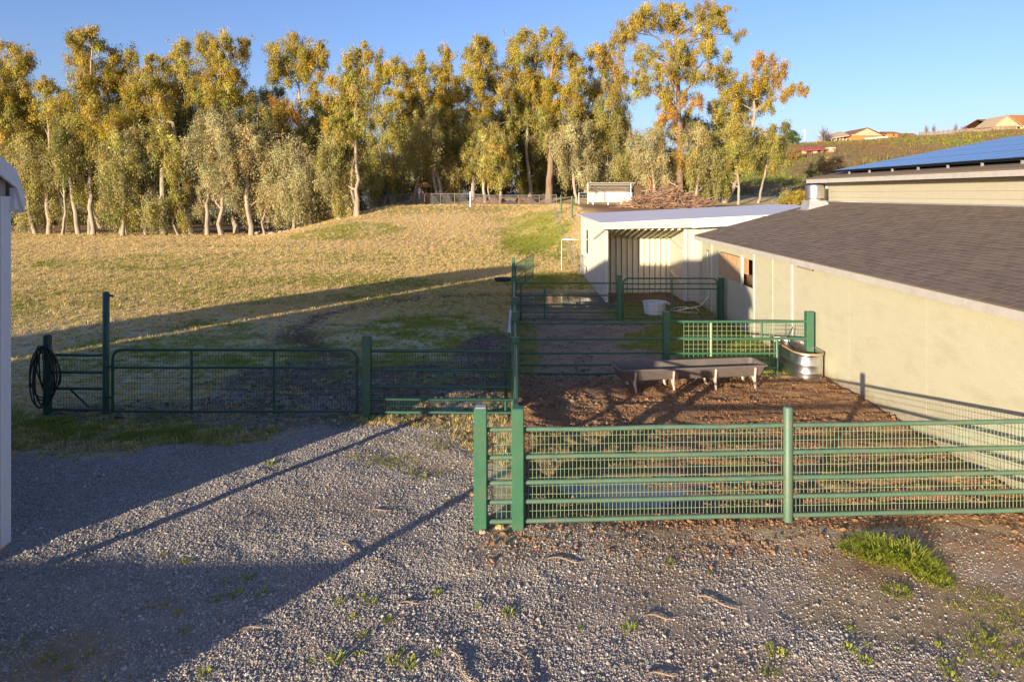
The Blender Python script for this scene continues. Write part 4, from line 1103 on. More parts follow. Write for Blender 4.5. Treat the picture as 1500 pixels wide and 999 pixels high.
for k in range(46):
    t = k / 45; an = t * 9.0
    x_ = 6.05 + .42 * math.cos(an) + .25 * t; y_ = 24.5 + .5 * math.sin(an) - .3 * t
    pts.append((x_, y_, tz(x_, y_) + .04 + .02 * math.sin(an * 2)))
pts += [(6.75, 24.4, .2), (7.0, 24.3, .55), (7.04, 24.25, .9)]
q = MB(); q.path(pts, .024, 7); q.build('hose_body', M['hose_pale'], hp, True)
hs_ = MB(); hs_.path([(WX - .03, 24.6, 1.4), (WX - .05, 24.6, 2.1), (WX - .1, 24.45, 2.2), (WX - .18, 24.35, 2.16)], .016, 6)
hs_.build('pipe_bend', M['galv_dull'], barn, True)
dp = thing('rubber_pan', 'flat black rubber pan on the grass left of the divider fence', 'pan', (-.4, 32.5, 0))
zz = tz(-.45, 32.4)
q = MB(); lathe(q, -.45, 32.4, [(.33, zz), (.40, zz + .17), (.41, zz + .2), (.37, zz + .2), (.3, zz + .05)], 24); q.build('shell', M['black_rubber'], dp, True)
hc = thing('hose_coil', 'heavy coil of black hose hung over the corner post', 'hose', (-8.86, 12.95, 1.3))
for k in range(8):
    w1 = random.uniform(.13, .25); dp_ = random.uniform(.85, 1.2); xo = -8.86 + random.uniform(-.06, .06); yo = 12.9 - random.uniform(0, .12); pts = []
    for i in range(33):
        t = 2 * math.pi * i / 32
        px_ = xo + w1 * math.sin(t) * (1 - .12 * math.cos(t)) + .05
        pz_ = 1.36 - (1 - math.cos(t)) * .5 * dp_ - .35 * (px_ - xo) * (.5 + .5 * math.cos(t)) + random.uniform(-.004, .004)
        pts.append((px_, yo + .10 * math.sin(t * 1.0 + k), pz_))
    q = MB(); q.path(pts, .0135, 7, False); q.build('hose_loop', M['hose'], hc, True)

# rocks and sticks
def rock(name, label, grp, x_, y_, r_, m, seed, cat='rock'):
    rr = np.random.default_rng(seed); q = MB(); rings = []
    z0 = tz(x_, y_)
    for zz_, s_ in ((-.4, .7), (-.1, 1.0), (.35, .95), (.7, .55)):
        rings.append([(x_ + r_ * s_ * math.cos(2 * math.pi * k / 9) * rr.uniform(.8, 1.2), y_ + r_ * s_ * math.sin(2 * math.pi * k / 9) * rr.uniform(.8, 1.2), z0 + r_ * zz_ * rr.uniform(.8, 1.2)) for k in range(9)])
    q.loft(rings); me = q.mesh(name, M[m], Vector((x_, y_, z0)))
    o = link_mesh(name, me, None, (x_, y_, z0)); tag(o, label, cat, grp); return o
rock('rock', 'yellowish rock on the gravel left of the square fence post', None, -.56, 9.55, .055, 'yellow_rock', 1)
rock('rock', 'yellow rock between the two square posts of the front fence', None, -.15, 8.60, .062, 'yellow_rock', 2)
rock('rock', 'pale rock at the foot of the leftmost front fence post', None, -.36, 8.47, .05, 'rock', 3)
def sticks(x_, y_, L_, a_, label, grp=None, r_=.008):
    pts = []; 
    for k in range(7):
        t = k / 6 - .5; xx = x_ + math.cos(a_) * L_ * t - math.sin(a_) * .08 * L_ * math.sin(k * 1.1); yy_ = y_ + math.sin(a_) * L_ * t + math.cos(a_) * .12 * L_ * math.sin(k * .9)
        pts.append((xx, yy_, tz(xx, yy_) + .022))
    q = MB(); q.path(pts, [r_, r_ * 1.1, r_, r_, r_ * .9, r_ * .7, r_ * .4], 6)
    me = q.mesh('stick', M['stick'], Vector((x_, y_, 0))); o = link_mesh('stick', me, None, (x_, y_, 0)); tag(o, label, 'stick', grp)
gs = 'fallen sticks on the gravel'
sticks(.58, 7.78, .5, .1, 'bent dry stick on the gravel below the front fence', gs)
sticks(.14, 6.0, .5, 1.9, 'curved bark strip near the bottom edge of the gravel', gs)
sticks(-.45, 6.05, .45, -1.0, 'thin twig near the bottom of the gravel by the weeds', gs)
for (x_, y_, L_, a_) in ((1.45, 6.75, .3, 0), (-1.9, 8.05, .3, -.6), (-1.05, 7.0, .25, .2), (1.3, 5.95, .3, .1), (-2.5, 6.6, .25, .4), (2.1, 7.0, .4, -.5), (-3.6, 6.9, .3, .2), (-1.75, 9.0, .3, .1)):
    sticks(x_, y_, L_, a_, 'small brown twig lying loose on the grey gravel', gs)

# weeds
def weed_mesh(name, nb, rad, hgt, seed, wide=.008, flat=.6):
    rr = np.random.default_rng(seed); q = MB()
    for k in range(nb):
        t = rr.uniform(0, 6.283); d = rad * math.sqrt(rr.uniform(0, 1)) * .75; x_, y_ = d * math.cos(t), d * math.sin(t)
        t2 = t + rr.normal(0, .7); L_ = hgt * rr.uniform(.5, 1.15); le = flat * hgt * rr.uniform(.3, 1.5)
        c, s_ = math.cos(t2), math.sin(t2); w_ = wide * rr.uniform(.6, 1.3); px, py = -s_ * w_, c * w_
        p = [(0, 0), (.35, .62), (.75, .95), (1.15, .8)]
        vs = []
        for i, (a_, h_) in enumerate(p):
            ww = (1, 1.1, .7, .08)[i]
            vs += [(x_ + c * le * a_ - px * ww, y_ + s_ * le * a_ - py * ww, L_ * h_), (x_ + c * le * a_ + px * ww, y_ + s_ * le * a_ + py * ww, L_ * h_)]
        q.add(vs, [(0, 1, 3, 2), (2, 3, 5, 4), (4, 5, 7, 6)])
    return q
M['weed'] = leaf_mat('weed_leaf', False, [(0, (.16, .22, .02)), (.3, (.32, .37, .04)), (.7, (.42, .44, .06)), (.92, (.22, .28, .03)), (1, (.45, .33, .12))], .35, .5)
def weed_clump(name, label, spots, cat='weed clump', m='weed'):
    q = MB(); x0_, y0_ = spots[0][:2]
    for i, (x_, y_, r_, h_, nb) in enumerate(spots):
        s_ = weed_mesh('w', int(nb * 2.2), r_ * 1.1, h_ * (.6 + .45 * ((i * 7) % 5) / 4), 300 + i, .0048, 1.25); z_ = tz(x_, y_)
        q.add([(v[0] + x_, v[1] + y_, v[2] + z_ - .01) for v in s_.v], s_.f)
    me = q.mesh(name, M[m], Vector((x0_, y0_, 0))); o = link_mesh(name, me, None, (x0_, y0_, 0)); tag(o, label, cat)
weed_clump('weed_clump', 'large bright green weed clump below the front fence at right', [(4.05, 8.02, .2, .14, 110), (4.3, 7.98, .24, .18, 170), (4.5, 7.8, .22, .17, 150), (4.65, 7.62, .2, .14, 110), (4.2, 7.85, .2, .12, 80)])
weed_clump('weed_clump', 'smaller trailing weed clump just below the large green clump', [(4.62, 7.36, .14, .10, 60), (4.5, 7.5, .1, .09, 30)])
weed_clump('weed_clump', 'dull low weed clump with dry stems beneath the large clump', [(4.05, 7.2, .16, .08, 60)])
M['dry_stem'] = leaf_mat('dry_stem', False, [(0, (.42, .20, .05)), (1, (.34, .16, .05))], .2, .7)
q = MB(); rr = np.random.default_rng(9)
for k in range(70):
    x_, y_ = 3.95 + rr.normal(0, .22), 7.5 + rr.normal(0, .16); a_ = rr.uniform(-.5, .3) + math.pi * (k % 2); L_ = rr.uniform(.08, .22); z_ = tz(x_, y_) + .02
    px, py = -math.sin(a_) * .004, math.cos(a_) * .004
    q.add([(x_ - px, y_ - py, z_), (x_ + px, y_ + py, z_), (x_ + math.cos(a_) * L_, y_ + math.sin(a_) * L_, z_ + rr.uniform(.0, .05))], [(0, 1, 2)])
tag(link_mesh('dry_stems', q.mesh('dry_stems', M['dry_stem'])), kind='stuff')
wm = [weed_mesh('weed_tuft', 34, .055, .04, 500 + i, .0032, 1.0).mesh('weed_tuft', M['weed']) for i in range(4)]
px_list = [(545, 882), (497, 882), (530, 873), (515, 905), (570, 908), (565, 910), (530, 930), (590, 955), (600, 975), (640, 960), (458, 970), (492, 968), (525, 960), (575, 970), (315, 880), (330, 855), (345, 870), (365, 845), (270, 825), (350, 845), (385, 870), (240, 815), (300, 985), (130, 960), (100, 980), (75, 965), (262, 900), (268, 925), (240, 890), (430, 685), (395, 680), (280, 825), (1245, 923), (1262, 820), (1128, 949), (1243, 952), (1267, 970), (1385, 975), (1405, 970), (1395, 992), (1450, 985), (1130, 985), (1139, 963), (1315, 952), (1316, 800), (980, 825), (1040, 837), (640, 868), (745, 900), (700, 890), (850, 920), (922, 922), (1450, 935), (1150, 955), (1270, 945), (1375, 945), (655, 735), (620, 700), (660, 690)]
for i, (u, v) in enumerate(px_list):
    Yd = CAMH * 1000 / (v - 284); xw = (u - 750) * Yd / 1000
    s_ = random.uniform(.6, 1.5)
    o = bpy.data.objects.new('weed_tuft', random.choice(wm)); COL.objects.link(o); o.location = (xw, Yd, tz(xw, Yd) - .003); o.scale = (s_, s_, s_ * random.uniform(.7, 1.1)); o.rotation_euler = (0, 0, random.uniform(0, 6.28))
    tag(o, 'small bright green weed tuft sprouting from the grey gravel', 'weed tuft', 'weed tufts on the gravel')

# ------------------------------------------------------------------ far things: plateau
def at(u, v, Yd): return P(u, v, Yd)
def hit(u, v, y0=100, y1=420):
    best = None
    for Yd in np.arange(y0, y1, .25):
        x_ = (u - 750) * Yd / 1000; zr = CAMH - (v - 284) * Yd / 1000
        if tz(x_, Yd) >= zr: return Vector((x_, Yd, tz(x_, Yd)))
    Yd = 262; return Vector(((u - 750) * Yd / 1000, Yd, tz((u - 750) * Yd / 1000, Yd)))
cf = thing('chain_link_fence', 'grey chain link fence along the top of the grassy bank', 'fence', (-9, 74, 0))
def cfz(x_, y_): return tz(x_, y_)
ppx = [480, 505, 530, 565, 586, 606, 622, 645, 666, 690, 712, 735, 760, 790, 815]
prev = None
for u in ppx:
    x_, y_ = (u - 750) * .0745, 74.5; z_ = cfz(x_, y_)
    hgt = 1.25 if u < 700 else 1.1
    q = MB(); q.tube((x_, y_, z_ - .2), (x_, y_, z_ + hgt), .035, 6); q.build('post', M['wire_grey'], cf, True)
    if prev:
        (xa, ya, za, ha) = prev
        q = MB(); q.tube((xa, ya, za + ha - .03), (x_, y_, z_ + hgt - .03), .025, 6); q.build('top_rail', M['wire_grey'], cf, True)
        q = MB(); k = 26
        for i in range(k + 1):
            t = i / k
            for d_ in (-1, 1):
                t2 = t + d_ * .5
                if 0 <= t2 <= 1:
                    q.tube((xa + (x_ - xa) * t, ya, za + (z_ - za) * t), (xa + (x_ - xa) * t2, ya, za + ha - .05 + (z_ - za) * t2), .006, 3, False)
        for zz_ in (.25, .5, .75, 1.0): q.tube((xa, ya, za + zz_ * ha * .95), (x_, y_, z_ + zz_ * hgt * .95), .008, 3, False)
        q.build('wire_mesh', M['wire_grey'], cf, kind='stuff')
    prev = (x_, y_, z_, hgt)
for (u, vt, vb, lab) in ((822, 286, 313, 'green steel post at the top of the grassy bank, left of its pair'), (838, 287, 320, 'green steel post near the shelter roof corner, right of its pair')):
    p_ = hit(u, vb, 36, 90); y_ = p_.y; x_ = p_.x; z_ = p_.z
    o = rpost(None, x_, y_, CAMH - (vt - 284) * y_ / 1000, .07, 'green', -.2, 'fence_post'); tag(o, lab, 'post')
pp = MB(); pp.path([(689 * .07 - 52.5, 70, tz(-4.3, 70) - .2), (689 * .07 - 52.5, 70, tz(-4.3, 70) + 1.6)], .06, 8)
tag(pp.build('fence_post', M['galv_dull']), 'lone grey post standing out on the grassy bank', 'post')
gw = thing('wire_fence', 'thin wire fence coming down the bank behind the shelter corner', 'fence', (4, 45, 0))
pv_ = None
for (u, y_) in ((823, hit(822, 313, 36, 90).y), (838, hit(838, 320, 36, 90).y), (845, 44), (849, 39.5)):
    x_ = min((u - 750) * y_ / 1000, 3.6); z_ = tz(x_, y_)
    if pv_:
        q = MB()
        for h_ in (.3, .65, 1.0, 1.3): q.tube((pv_[0], pv_[1], pv_[2] + h_), (x_, y_, z_ + h_), .010, 4)
        q.build('wire', M['wire_grey'], gw)
    q = MB(); q.tube((x_ + .02, y_ + .05, z_ - .2), (x_ + .02, y_ + .05, z_ + 1.4), .025, 6); q.build('post', M['wire_grey'], gw)
    pv_ = (x_, y_, z_)

ls = thing('loafing_shed', 'white backed loafing shed with corrugated roof beyond the bank', 'shed', (11, 76, 3))
yb = 75.0; zb = tz(10, 75)
q = MB(); q.box(8.6, 13.3, yb + 3.0, yb + 3.08, zb - .1, zb + 1.38); q.build('back_wall', M['white_sheet'], ls)
q = MB(); q.box(13.2, 13.28, yb, yb + 3.0, zb - .1, zb + 1.35); q.build('side_wall', M['white_sheet'], ls)
q = MB()
for k in range(24):
    xa = 8.2 + k * .22
    q.hexa([(xa, yb - .4, zb + 2.35), (xa + .2, yb - .4, zb + 2.35), (xa + .2, yb + 3.3, zb + 1.4), (xa, yb + 3.3, zb + 1.4), (xa, yb - .4, zb + 2.40), (xa + .2, yb - .4, zb + 2.40), (xa + .2, yb + 3.3, zb + 1.45), (xa, yb + 3.3, zb + 1.45)])
q.build('roof', M['corr'], ls)
for k in range(6):
    q = MB(); t_ = .1 + k * .17; q.box(8.2, 13.4, yb - .4 + 3.7 * t_, yb - .33 + 3.7 * t_, zb + 2.22 - .95 * t_, zb + 2.32 - .95 * t_); q.build('purlin', M['corr'], ls)
for x_ in (8.3, 13.0):
    q = MB(); q.tube((x_, yb - .3, zb - .1), (x_, yb - .3, zb + 2.36), .05, 6); q.build('post', M['white_post'], ls)
q = MB(); q.tube((8.2, yb - .35, zb + 2.3), (13.5, yb - .35, zb + 2.3), .045, 6); q.build('beam', M['galv_dull'], ls)
q = MB(); q.box(13.4, 14.1, yb, yb + .06, zb - .1, zb + 2.1); q.tube((14.1, yb - .2, zb), (14.1, yb - .2, zb + 2.1), .05, 6); q.build('side_door', M['dark_wood'], ls)
cp = thing('corral_panels', 'white pipe corral panels in front of the loafing shed', 'fence', (9, 72, 3))
for (xa, xb, y_) in ((7.1, 8.6, 72.4), (8.6, 10.2, 72.2), (10.2, 11.6, 72.2)):
    q = MB(); z_ = tz((xa + xb) / 2, y_)
    for x_ in (xa, xb - .06): q.tube((x_, y_, z_), (x_, y_, z_ + 1.25), .04, 6)
    for h_ in (.3, .62, .94, 1.22): q.tube((xa, y_, z_ + h_), (xb - .06, y_, z_ + h_), .028, 6)
    q.build('panel', M['galv_dull'], cp)

bp_ = thing('brush_pile', 'big tangled pile of dead brush behind the shelter roof', 'brush pile', (13, 58, 3))
rr = np.random.default_rng(55)
q = MB(); bx, by = 13.2, 58.0
for k in range(620):
    a_ = rr.uniform(0, 6.28); d_ = math.sqrt(rr.uniform(0, 1)); x_ = bx + 3.7 * d_ * math.cos(a_); y_ = by + 2.2 * d_ * math.sin(a_)
    hh = 1.75 * (1 - d_ ** 1.7); z_ = tz(x_, y_) + rr.uniform(.0, 1) * hh
    dr = Vector((rr.normal(0, 1), rr.normal(0, 1), rr.normal(0, .3))).normalized(); L_ = rr.uniform(.5, 1.5); r_ = rr.uniform(.012, .04)
    mid = Vector((x_, y_, z_)); bend = Vector((rr.normal(0, .15), rr.normal(0, .15), rr.normal(0, .12)))
    q.path([mid - dr * L_, mid + bend, mid + dr * L_], [r_, r_, r_ * .4], 4, False)
q.build('stick_tangle', M['brush'], bp_, kind='stuff')
for k in range(26):
    a_ = rr.uniform(0, 6.28); d_ = rr.uniform(.2, .95); x_ = bx + 3.7 * d_ * math.cos(a_); y_ = by - 1.6 * d_ * abs(math.sin(a_)); hh = 1.75 * (1 - d_ ** 1.7)
    z_ = tz(x_, y_) + hh; dr = Vector((rr.normal(0, 1), rr.normal(0, .5), rr.normal(.1, .4))).normalized(); L_ = rr.uniform(.5, 1.1); mid = Vector((x_, y_, z_))
    q = MB(); q.path([mid - dr * L_, mid + Vector((0, 0, rr.normal(0, .2))), mid + dr * L_ + Vector((0, 0, .2))], [.05, .04, .01], 5); q.build('branch', M['brush'], bp_)
for (u, v, yy_, r_, lab) in ((716, 293, 76.5, 2.0, 'brown earth mound behind the chain link fence'), (765, 295, 79, 1.4, 'low earth mound further right behind the chain link fence')):
    p_ = at(u, v, yy_); q = MB(); zz = tz(p_.x, p_.y); rings = []
    for s_, h_ in ((1.0, -.1), (.75, .35), (.45, .72), (.15, .95)): rings.append([(p_.x + r_ * 1.4 * s_ * math.cos(t) * random.uniform(.9, 1.1), p_.y + r_ * s_ * math.sin(t), zz + h_ * r_ * .55) for t in [2 * math.pi * k / 14 for k in range(14)]])
    q.loft(rings); M.setdefault('mound', mat('mound_earth', (.25, .13, .06), .95, .25, 2, .6, 8)); tag(q.build('earth_mound', M['mound'], None, True), lab, 'mound')
ob = thing('playhouse', 'small orange wooden playhouse behind the chain link fence', 'playhouse', (-10, 79, 3))
zz = tz(-10.2, 79)
q = MB(); q.box(-10.6, -9.3, 79, 80.2, zz - .1, zz + 1.0); q.build('wall', M['orange_wood'], ob)
for xp in (-10.55, -9.4, -10.0): q = MB(); q.box(xp, xp + .1, 78.93, 78.995, zz, zz + 2.0); q.build('post', M['orange_wood'], ob)
q = MB(); q.hexa([(-11.1, 78.7, zz + 1.7), (-9.2, 78.7, zz + 1.7), (-9.2, 80.3, zz + 1.7), (-11.1, 80.3, zz + 1.7), (-10.9, 78.7, zz + 2.1), (-9.9, 78.7, zz + 2.3), (-9.9, 80.3, zz + 2.3), (-10.9, 80.3, zz + 2.1)]); q.build('roof', M['orange_wood'], ob)
gsk = 'pale rocks at the foot of the left trees'
for k in range(16):
    u = 372 + k * 6.6 + random.uniform(-2, 2); y_ = 70 + random.uniform(-1.2, .3)
    rock('rock', 'pale rock in the row at the foot of the left eucalyptus trees', gsk, (u - 750) * y_ / 1000, y_, random.uniform(.2, .48), 'rock', 700 + k)

# ------------------------------------------------------------------ hilltop
def house_block(root, x0_, x1_, y0_, y1_, z0_, ze, m, name='wall'):
    q = MB(); q.box(x0_, x1_, y0_, y1_, z0_ - 2.5, ze); return q.build(name, M[m], root)
def gable_roof(root, x0_, x1_, y0_, y1_, ze, zr, m, along='y', name='roof', gm=None):
    q = MB(); t = .18
    if along == 'y':
        xm = (x0_ + x1_) / 2
        for (xa, xb, za, zb_) in ((x0_, xm, ze, zr), (xm, x1_, zr, ze)):
            q.hexa([(xa, y0_, za - t), (xb, y0_, zb_ - t), (xb, y1_, zb_ - t), (xa, y1_, za - t), (xa, y0_, za), (xb, y0_, zb_), (xb, y1_, zb_), (xa, y1_, za)])
        if gm:
            g_ = MB(); g_.add([(x0_ + .5, y0_ + .45, ze - .25), (x1_ - .5, y0_ + .45, ze - .25), (xm, y0_ + .45, zr - .3)], [(0, 1, 2)]); g_.build('gable', M[gm], root)
    else:
        ym = (y0_ + y1_) / 2
        for (ya, yb_, za, zb_) in ((y0_, ym, ze, zr), (ym, y1_, zr, ze)):
            q.hexa([(x0_, ya, za - t), (x1_, ya, za - t), (x1_, yb_, zb_ - t), (x0_, yb_, zb_ - t), (x0_, ya, za), (x1_, ya, za), (x1_, yb_, zb_), (x0_, yb_, zb_)])
    return q.build(name, M[m], root)
HY = 262.0
def hx(u, y_=HY): return (u - 750) * y_ / 1000
def hz(v, y_=HY): return CAMH - (v - 284) * y_ / 1000
h1 = thing('ranch_house', 'long tan house with a low gable on the hilltop, brown porch below', 'house', (hx(1265), HY, hz(208)))
house_block(h1, hx(1247), hx(1293), HY, HY + 14, hz(210), hz(199), 'stucco_brown')
house_block(h1, hx(1214), hx(1246.8), HY + 2.5, HY + 12, hz(210), hz(203), 'stucco')
gable_roof(h1, hx(1244), hx(1294), HY - 1.2, HY + 15, hz(198.5), hz(187.5), 'tile_brown', 'y', 'roof', 'stucco')
q = MB(); q.hexa([(hx(1210), HY + .2, hz(204)), (hx(1246.6), HY + .2, hz(199.5)), (hx(1246.6), HY + 8, hz(191)), (hx(1210), HY + 8, hz(199)), (hx(1210), HY + .2, hz(203)), (hx(1246.6), HY + .2, hz(198.7)), (hx(1246.6), HY + 8, hz(190)), (hx(1210), HY + 8, hz(198.5))]); q.build('porch_roof', M['stucco'], h1)
for u in (1213, 1219, 1226, 1231, 1236, 1241, 1246): q = MB(); q.box(hx(u) - .15, hx(u) + .15, HY + .3, HY + .6, hz(210), hz(202.2)); q.build('porch_post', M['stucco'], h1)
for u in (1222, 1233, 1239): q = MB(); q.box(hx(u), hx(u + 2.5), HY + 2.42, HY + 2.49, hz(207), hz(203.5)); q.build('window', M['dark_glass'], h1)
q = MB(); q.hexa([(hx(1255), HY - 6, hz(210)), (hx(1288), HY - 6, hz(207)), (hx(1288), HY - 5.7, hz(207)), (hx(1255), HY - 5.7, hz(210)), (hx(1255), HY - 6, hz(204.5)), (hx(1288), HY - 6, hz(201.5)), (hx(1288), HY - 5.7, hz(201.5)), (hx(1255), HY - 5.7, hz(204.5))]); q.build('terrace_wall', M['white_sheet'], h1)
h1b = thing('outbuilding', 'small orange brown outbuilding right of the tan hilltop house', 'outbuilding', (hx(1305), HY, hz(203)))
house_block(h1b, hx(1297), hx(1313), HY - 1, HY + 6, hz(205), hz(195), 'stucco_brown')
gable_roof(h1b, hx(1294), hx(1315), HY - 1.6, HY + 6.6, hz(195.5), hz(192.5), 'tile_brown', 'x')
q = MB(); q.box(hx(1306), hx(1308), HY - 1.06, HY - 1.01, hz(200), hz(197)); q.build('window', M['dark_glass'], h1b)
h2 = thing('house', 'tan house with a steep gable and rust brown roof, far right hilltop', 'house', (hx(1480), HY, hz(188)))
house_block(h2, hx(1457), hx(1560), HY, HY + 16, hz(190), hz(184), 'stucco')
gable_roof(h2, hx(1452), hx(1496), HY - 1, HY + 10, hz(185), hz(169.5), 'stucco', 'y', 'gable_roof', 'stucco')
gable_roof(h2, hx(1473), hx(1570), HY + 5, HY + 27, hz(181), hz(168.5), 'tile_brown', 'x', 'roof')
q = MB(); q.hexa([(hx(1474.5), HY - 1.1, hz(169)), (hx(1530), HY - 1.1, hz(169)), (hx(1530), HY + 11, hz(168)), (hx(1474.5), HY + 11, hz(168)), (hx(1474.6), HY - 1.1, hz(168.6)), (hx(1530), HY - 1.1, hz(168.3)), (hx(1530), HY + 11, hz(167.4)), (hx(1474.6), HY + 11, hz(167.4))]); 
q2 = MB(); q2.hexa([(hx(1474), HY - .9, hz(169.3)), (hx(1540), HY - .9, hz(169.3)), (hx(1540), HY - .5, hz(183.5)), (hx(1496), HY - .5, hz(183.5)), (hx(1474), HY + .2, hz(168.8)), (hx(1540), HY + .2, hz(168.8)), (hx(1540), HY + .4, hz(183)), (hx(1496), HY + .4, hz(183))]); q2.build('front_roof', M['tile_brown'], h2)
q = MB(); q.box(hx(1490), hx(1494), HY - .07, HY - .01, hz(189), hz(185.5)); q.build('window', M['dark_glass'], h2)
h3 = thing('cottage', 'low brown roofed cottage on the skyline left of the board fence', 'house', (hx(1340), HY, hz(199)))
house_block(h3, hx(1329), hx(1351), HY + 4, HY + 10, hz(200), hz(197), 'stucco'); gable_roof(h3, hx(1327.5), hx(1353), HY + 3.4, HY + 10.6, hz(198), hz(193.3), 'tile_brown', 'x')
q = MB(); q.box(hx(1338), hx(1341), HY + 3.94, HY + 3.99, hz(199.5), hz(197.6)); q.build('window', M['dark_glass'], h3)
Y4 = 205.0
h4 = thing('stable', 'low stable with a red roof on the green hillside', 'stable', (hx(1200, Y4), Y4, tz(hx(1200, Y4), Y4)))
zf_ = hz(227.5, Y4)
house_block(h4, hx(1178, Y4), hx(1213, Y4), Y4 + 1.5, Y4 + 6, zf_, hz(220, Y4), 'dark_wood')
house_block(h4, hx(1214, Y4), hx(1224, Y4), Y4, Y4 + 7, zf_, hz(216, Y4), 'pink_wall', 'end_wall')
for u in (1177, 1193, 1205): q = MB(); q.box(hx(u, Y4), hx(u + 6 if u != 1205 else u + 3, Y4), Y4 + .8, Y4 + 1.3, zf_ - 1, hz(221, Y4)); q.build('stall_front', M['pink_wall'], h4)
q = MB(); q.hexa([(hx(1176, Y4), Y4 - .3, hz(221.5, Y4)), (hx(1214, Y4), Y4 - .3, hz(219.5, Y4)), (hx(1218, Y4), Y4 + 8, hz(212.5, Y4)), (hx(1180, Y4), Y4 + 8, hz(214, Y4)), (hx(1176, Y4), Y4 - .3, hz(220.8, Y4)), (hx(1214, Y4), Y4 - .3, hz(218.8, Y4)), (hx(1218, Y4), Y4 + 8, hz(212, Y4)), (hx(1180, Y4), Y4 + 8, hz(213.4, Y4))]); q.build('roof', M['tile_red'], h4)
h5 = thing('house', 'yellowish house half hidden behind the right eucalyptus crown', 'house', (hx(1135), HY, hz(205)))
house_block(h5, hx(1085), hx(1158), HY + 3, HY + 12, hz(214), hz(203), 'stucco'); gable_roof(h5, hx(1082), hx(1161), HY + 2, HY + 13, hz(203.5), hz(196), 'pink_wall', 'x')
house_block(h5, hx(1125), hx(1133), HY + 6, HY + 8, hz(205), hz(190), 'stucco', 'chimney')
for u in (1100, 1118, 1140): q = MB(); q.box(hx(u), hx(u + 4), HY + 2.93, HY + 2.99, hz(210), hz(206)); q.build('window', M['dark_glass'], h5)
bf = thing('board_fence', 'weathered board fence climbing along the hilltop skyline', 'fence', (hx(1400), HY - 2, 0))
pr = None
for k in range(21):
    u = 1347 + k * 7.0; vb_ = np.interp(u, [1347, 1400, 1450, 1490], [199, 196, 192.5, 191]); vt_ = np.interp(u, [1347, 1400, 1450, 1490], [194.5, 190.5, 185.8, 184.5])
    y_ = HY - 2; x_ = hx(u, y_)
    q = MB(); q.box(x_ - .14, x_ + .14, y_ - .1, y_ + .1, hz(vb_ + 3, y_), hz(vt_ - .7, y_)); q.build('post', M['board_fence'], bf)
    if pr:
        for f_ in (.0, .34, .68):
            za, zb_ = hz(pr[1] + (pr[2] - pr[1]) * f_, y_), hz(vt_ + (vb_ - vt_) * f_, y_)
            q = MB(); q.hexa([(pr[0] + .15, y_ - .04, za - .33), (x_ - .15, y_ - .04, zb_ - .33), (x_ - .15, y_ + .04, zb_ - .33), (pr[0] + .15, y_ + .04, za - .33), (pr[0] + .15, y_ - .04, za), (x_ - .15, y_ - .04, zb_), (x_ - .15, y_ + .04, zb_), (pr[0] + .15, y_ + .04, za)]); q.build('rail', M['board_fence'], bf)
    pr = (x_, vt_, vb_)
fp = thing('flagpole', 'thin flagpole with a faded flag between the conifer and the bare tree', 'flagpole', (hx(1179), HY, hz(212)))
q = MB(); q.tube((hx(1179), HY, hz(214)), (hx(1179), HY, hz(189)), .06, 6); q.build('pole', M['white_post'], fp)
q = MB(); q.hexa([(hx(1175.5), HY - .03, hz(194.5)), (hx(1178.8), HY - .03, hz(193.5)), (hx(1178.8), HY + .03, hz(193.5)), (hx(1175.5), HY + .03, hz(194.5)), (hx(1175.5), HY - .03, hz(191)), (hx(1178.8), HY - .03, hz(189.6)), (hx(1178.8), HY + .03, hz(189.6)), (hx(1175.5), HY + .03, hz(191))]); q.build('flag', M['flag'], fp)
# low field fence beyond the trees on the right
rf = thing('field_fence', 'low post and wire fence across the shaded hollow by the right trees', 'fence', (40, 110, 0))
pr = None
for k in range(12):
    u = 1105 + k * 7.5; y_ = 108.0; x_ = hx(u, y_); z_ = tz(x_, y_)
    q = MB(); q.box(x_ - .07, x_ + .07, y_ - .07, y_ + .07, z_ - .2, z_ + 1.5); q.build('post', M['board_fence'], rf)
    if pr:
        q = MB()
        for h_ in (.4, .8, 1.2): q.tube((pr[0], y_, pr[1] + h_), (x_, y_, z_ + h_), .03, 4)
        q.build('wire', M['galv_dull'], rf)
    pr = (x_, z_)

# ------------------------------------------------------------------ trees
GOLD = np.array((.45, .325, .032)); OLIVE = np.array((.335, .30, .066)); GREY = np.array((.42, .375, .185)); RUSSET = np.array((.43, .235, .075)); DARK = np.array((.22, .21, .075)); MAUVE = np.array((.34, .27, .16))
TR = np.random.default_rng(2024)


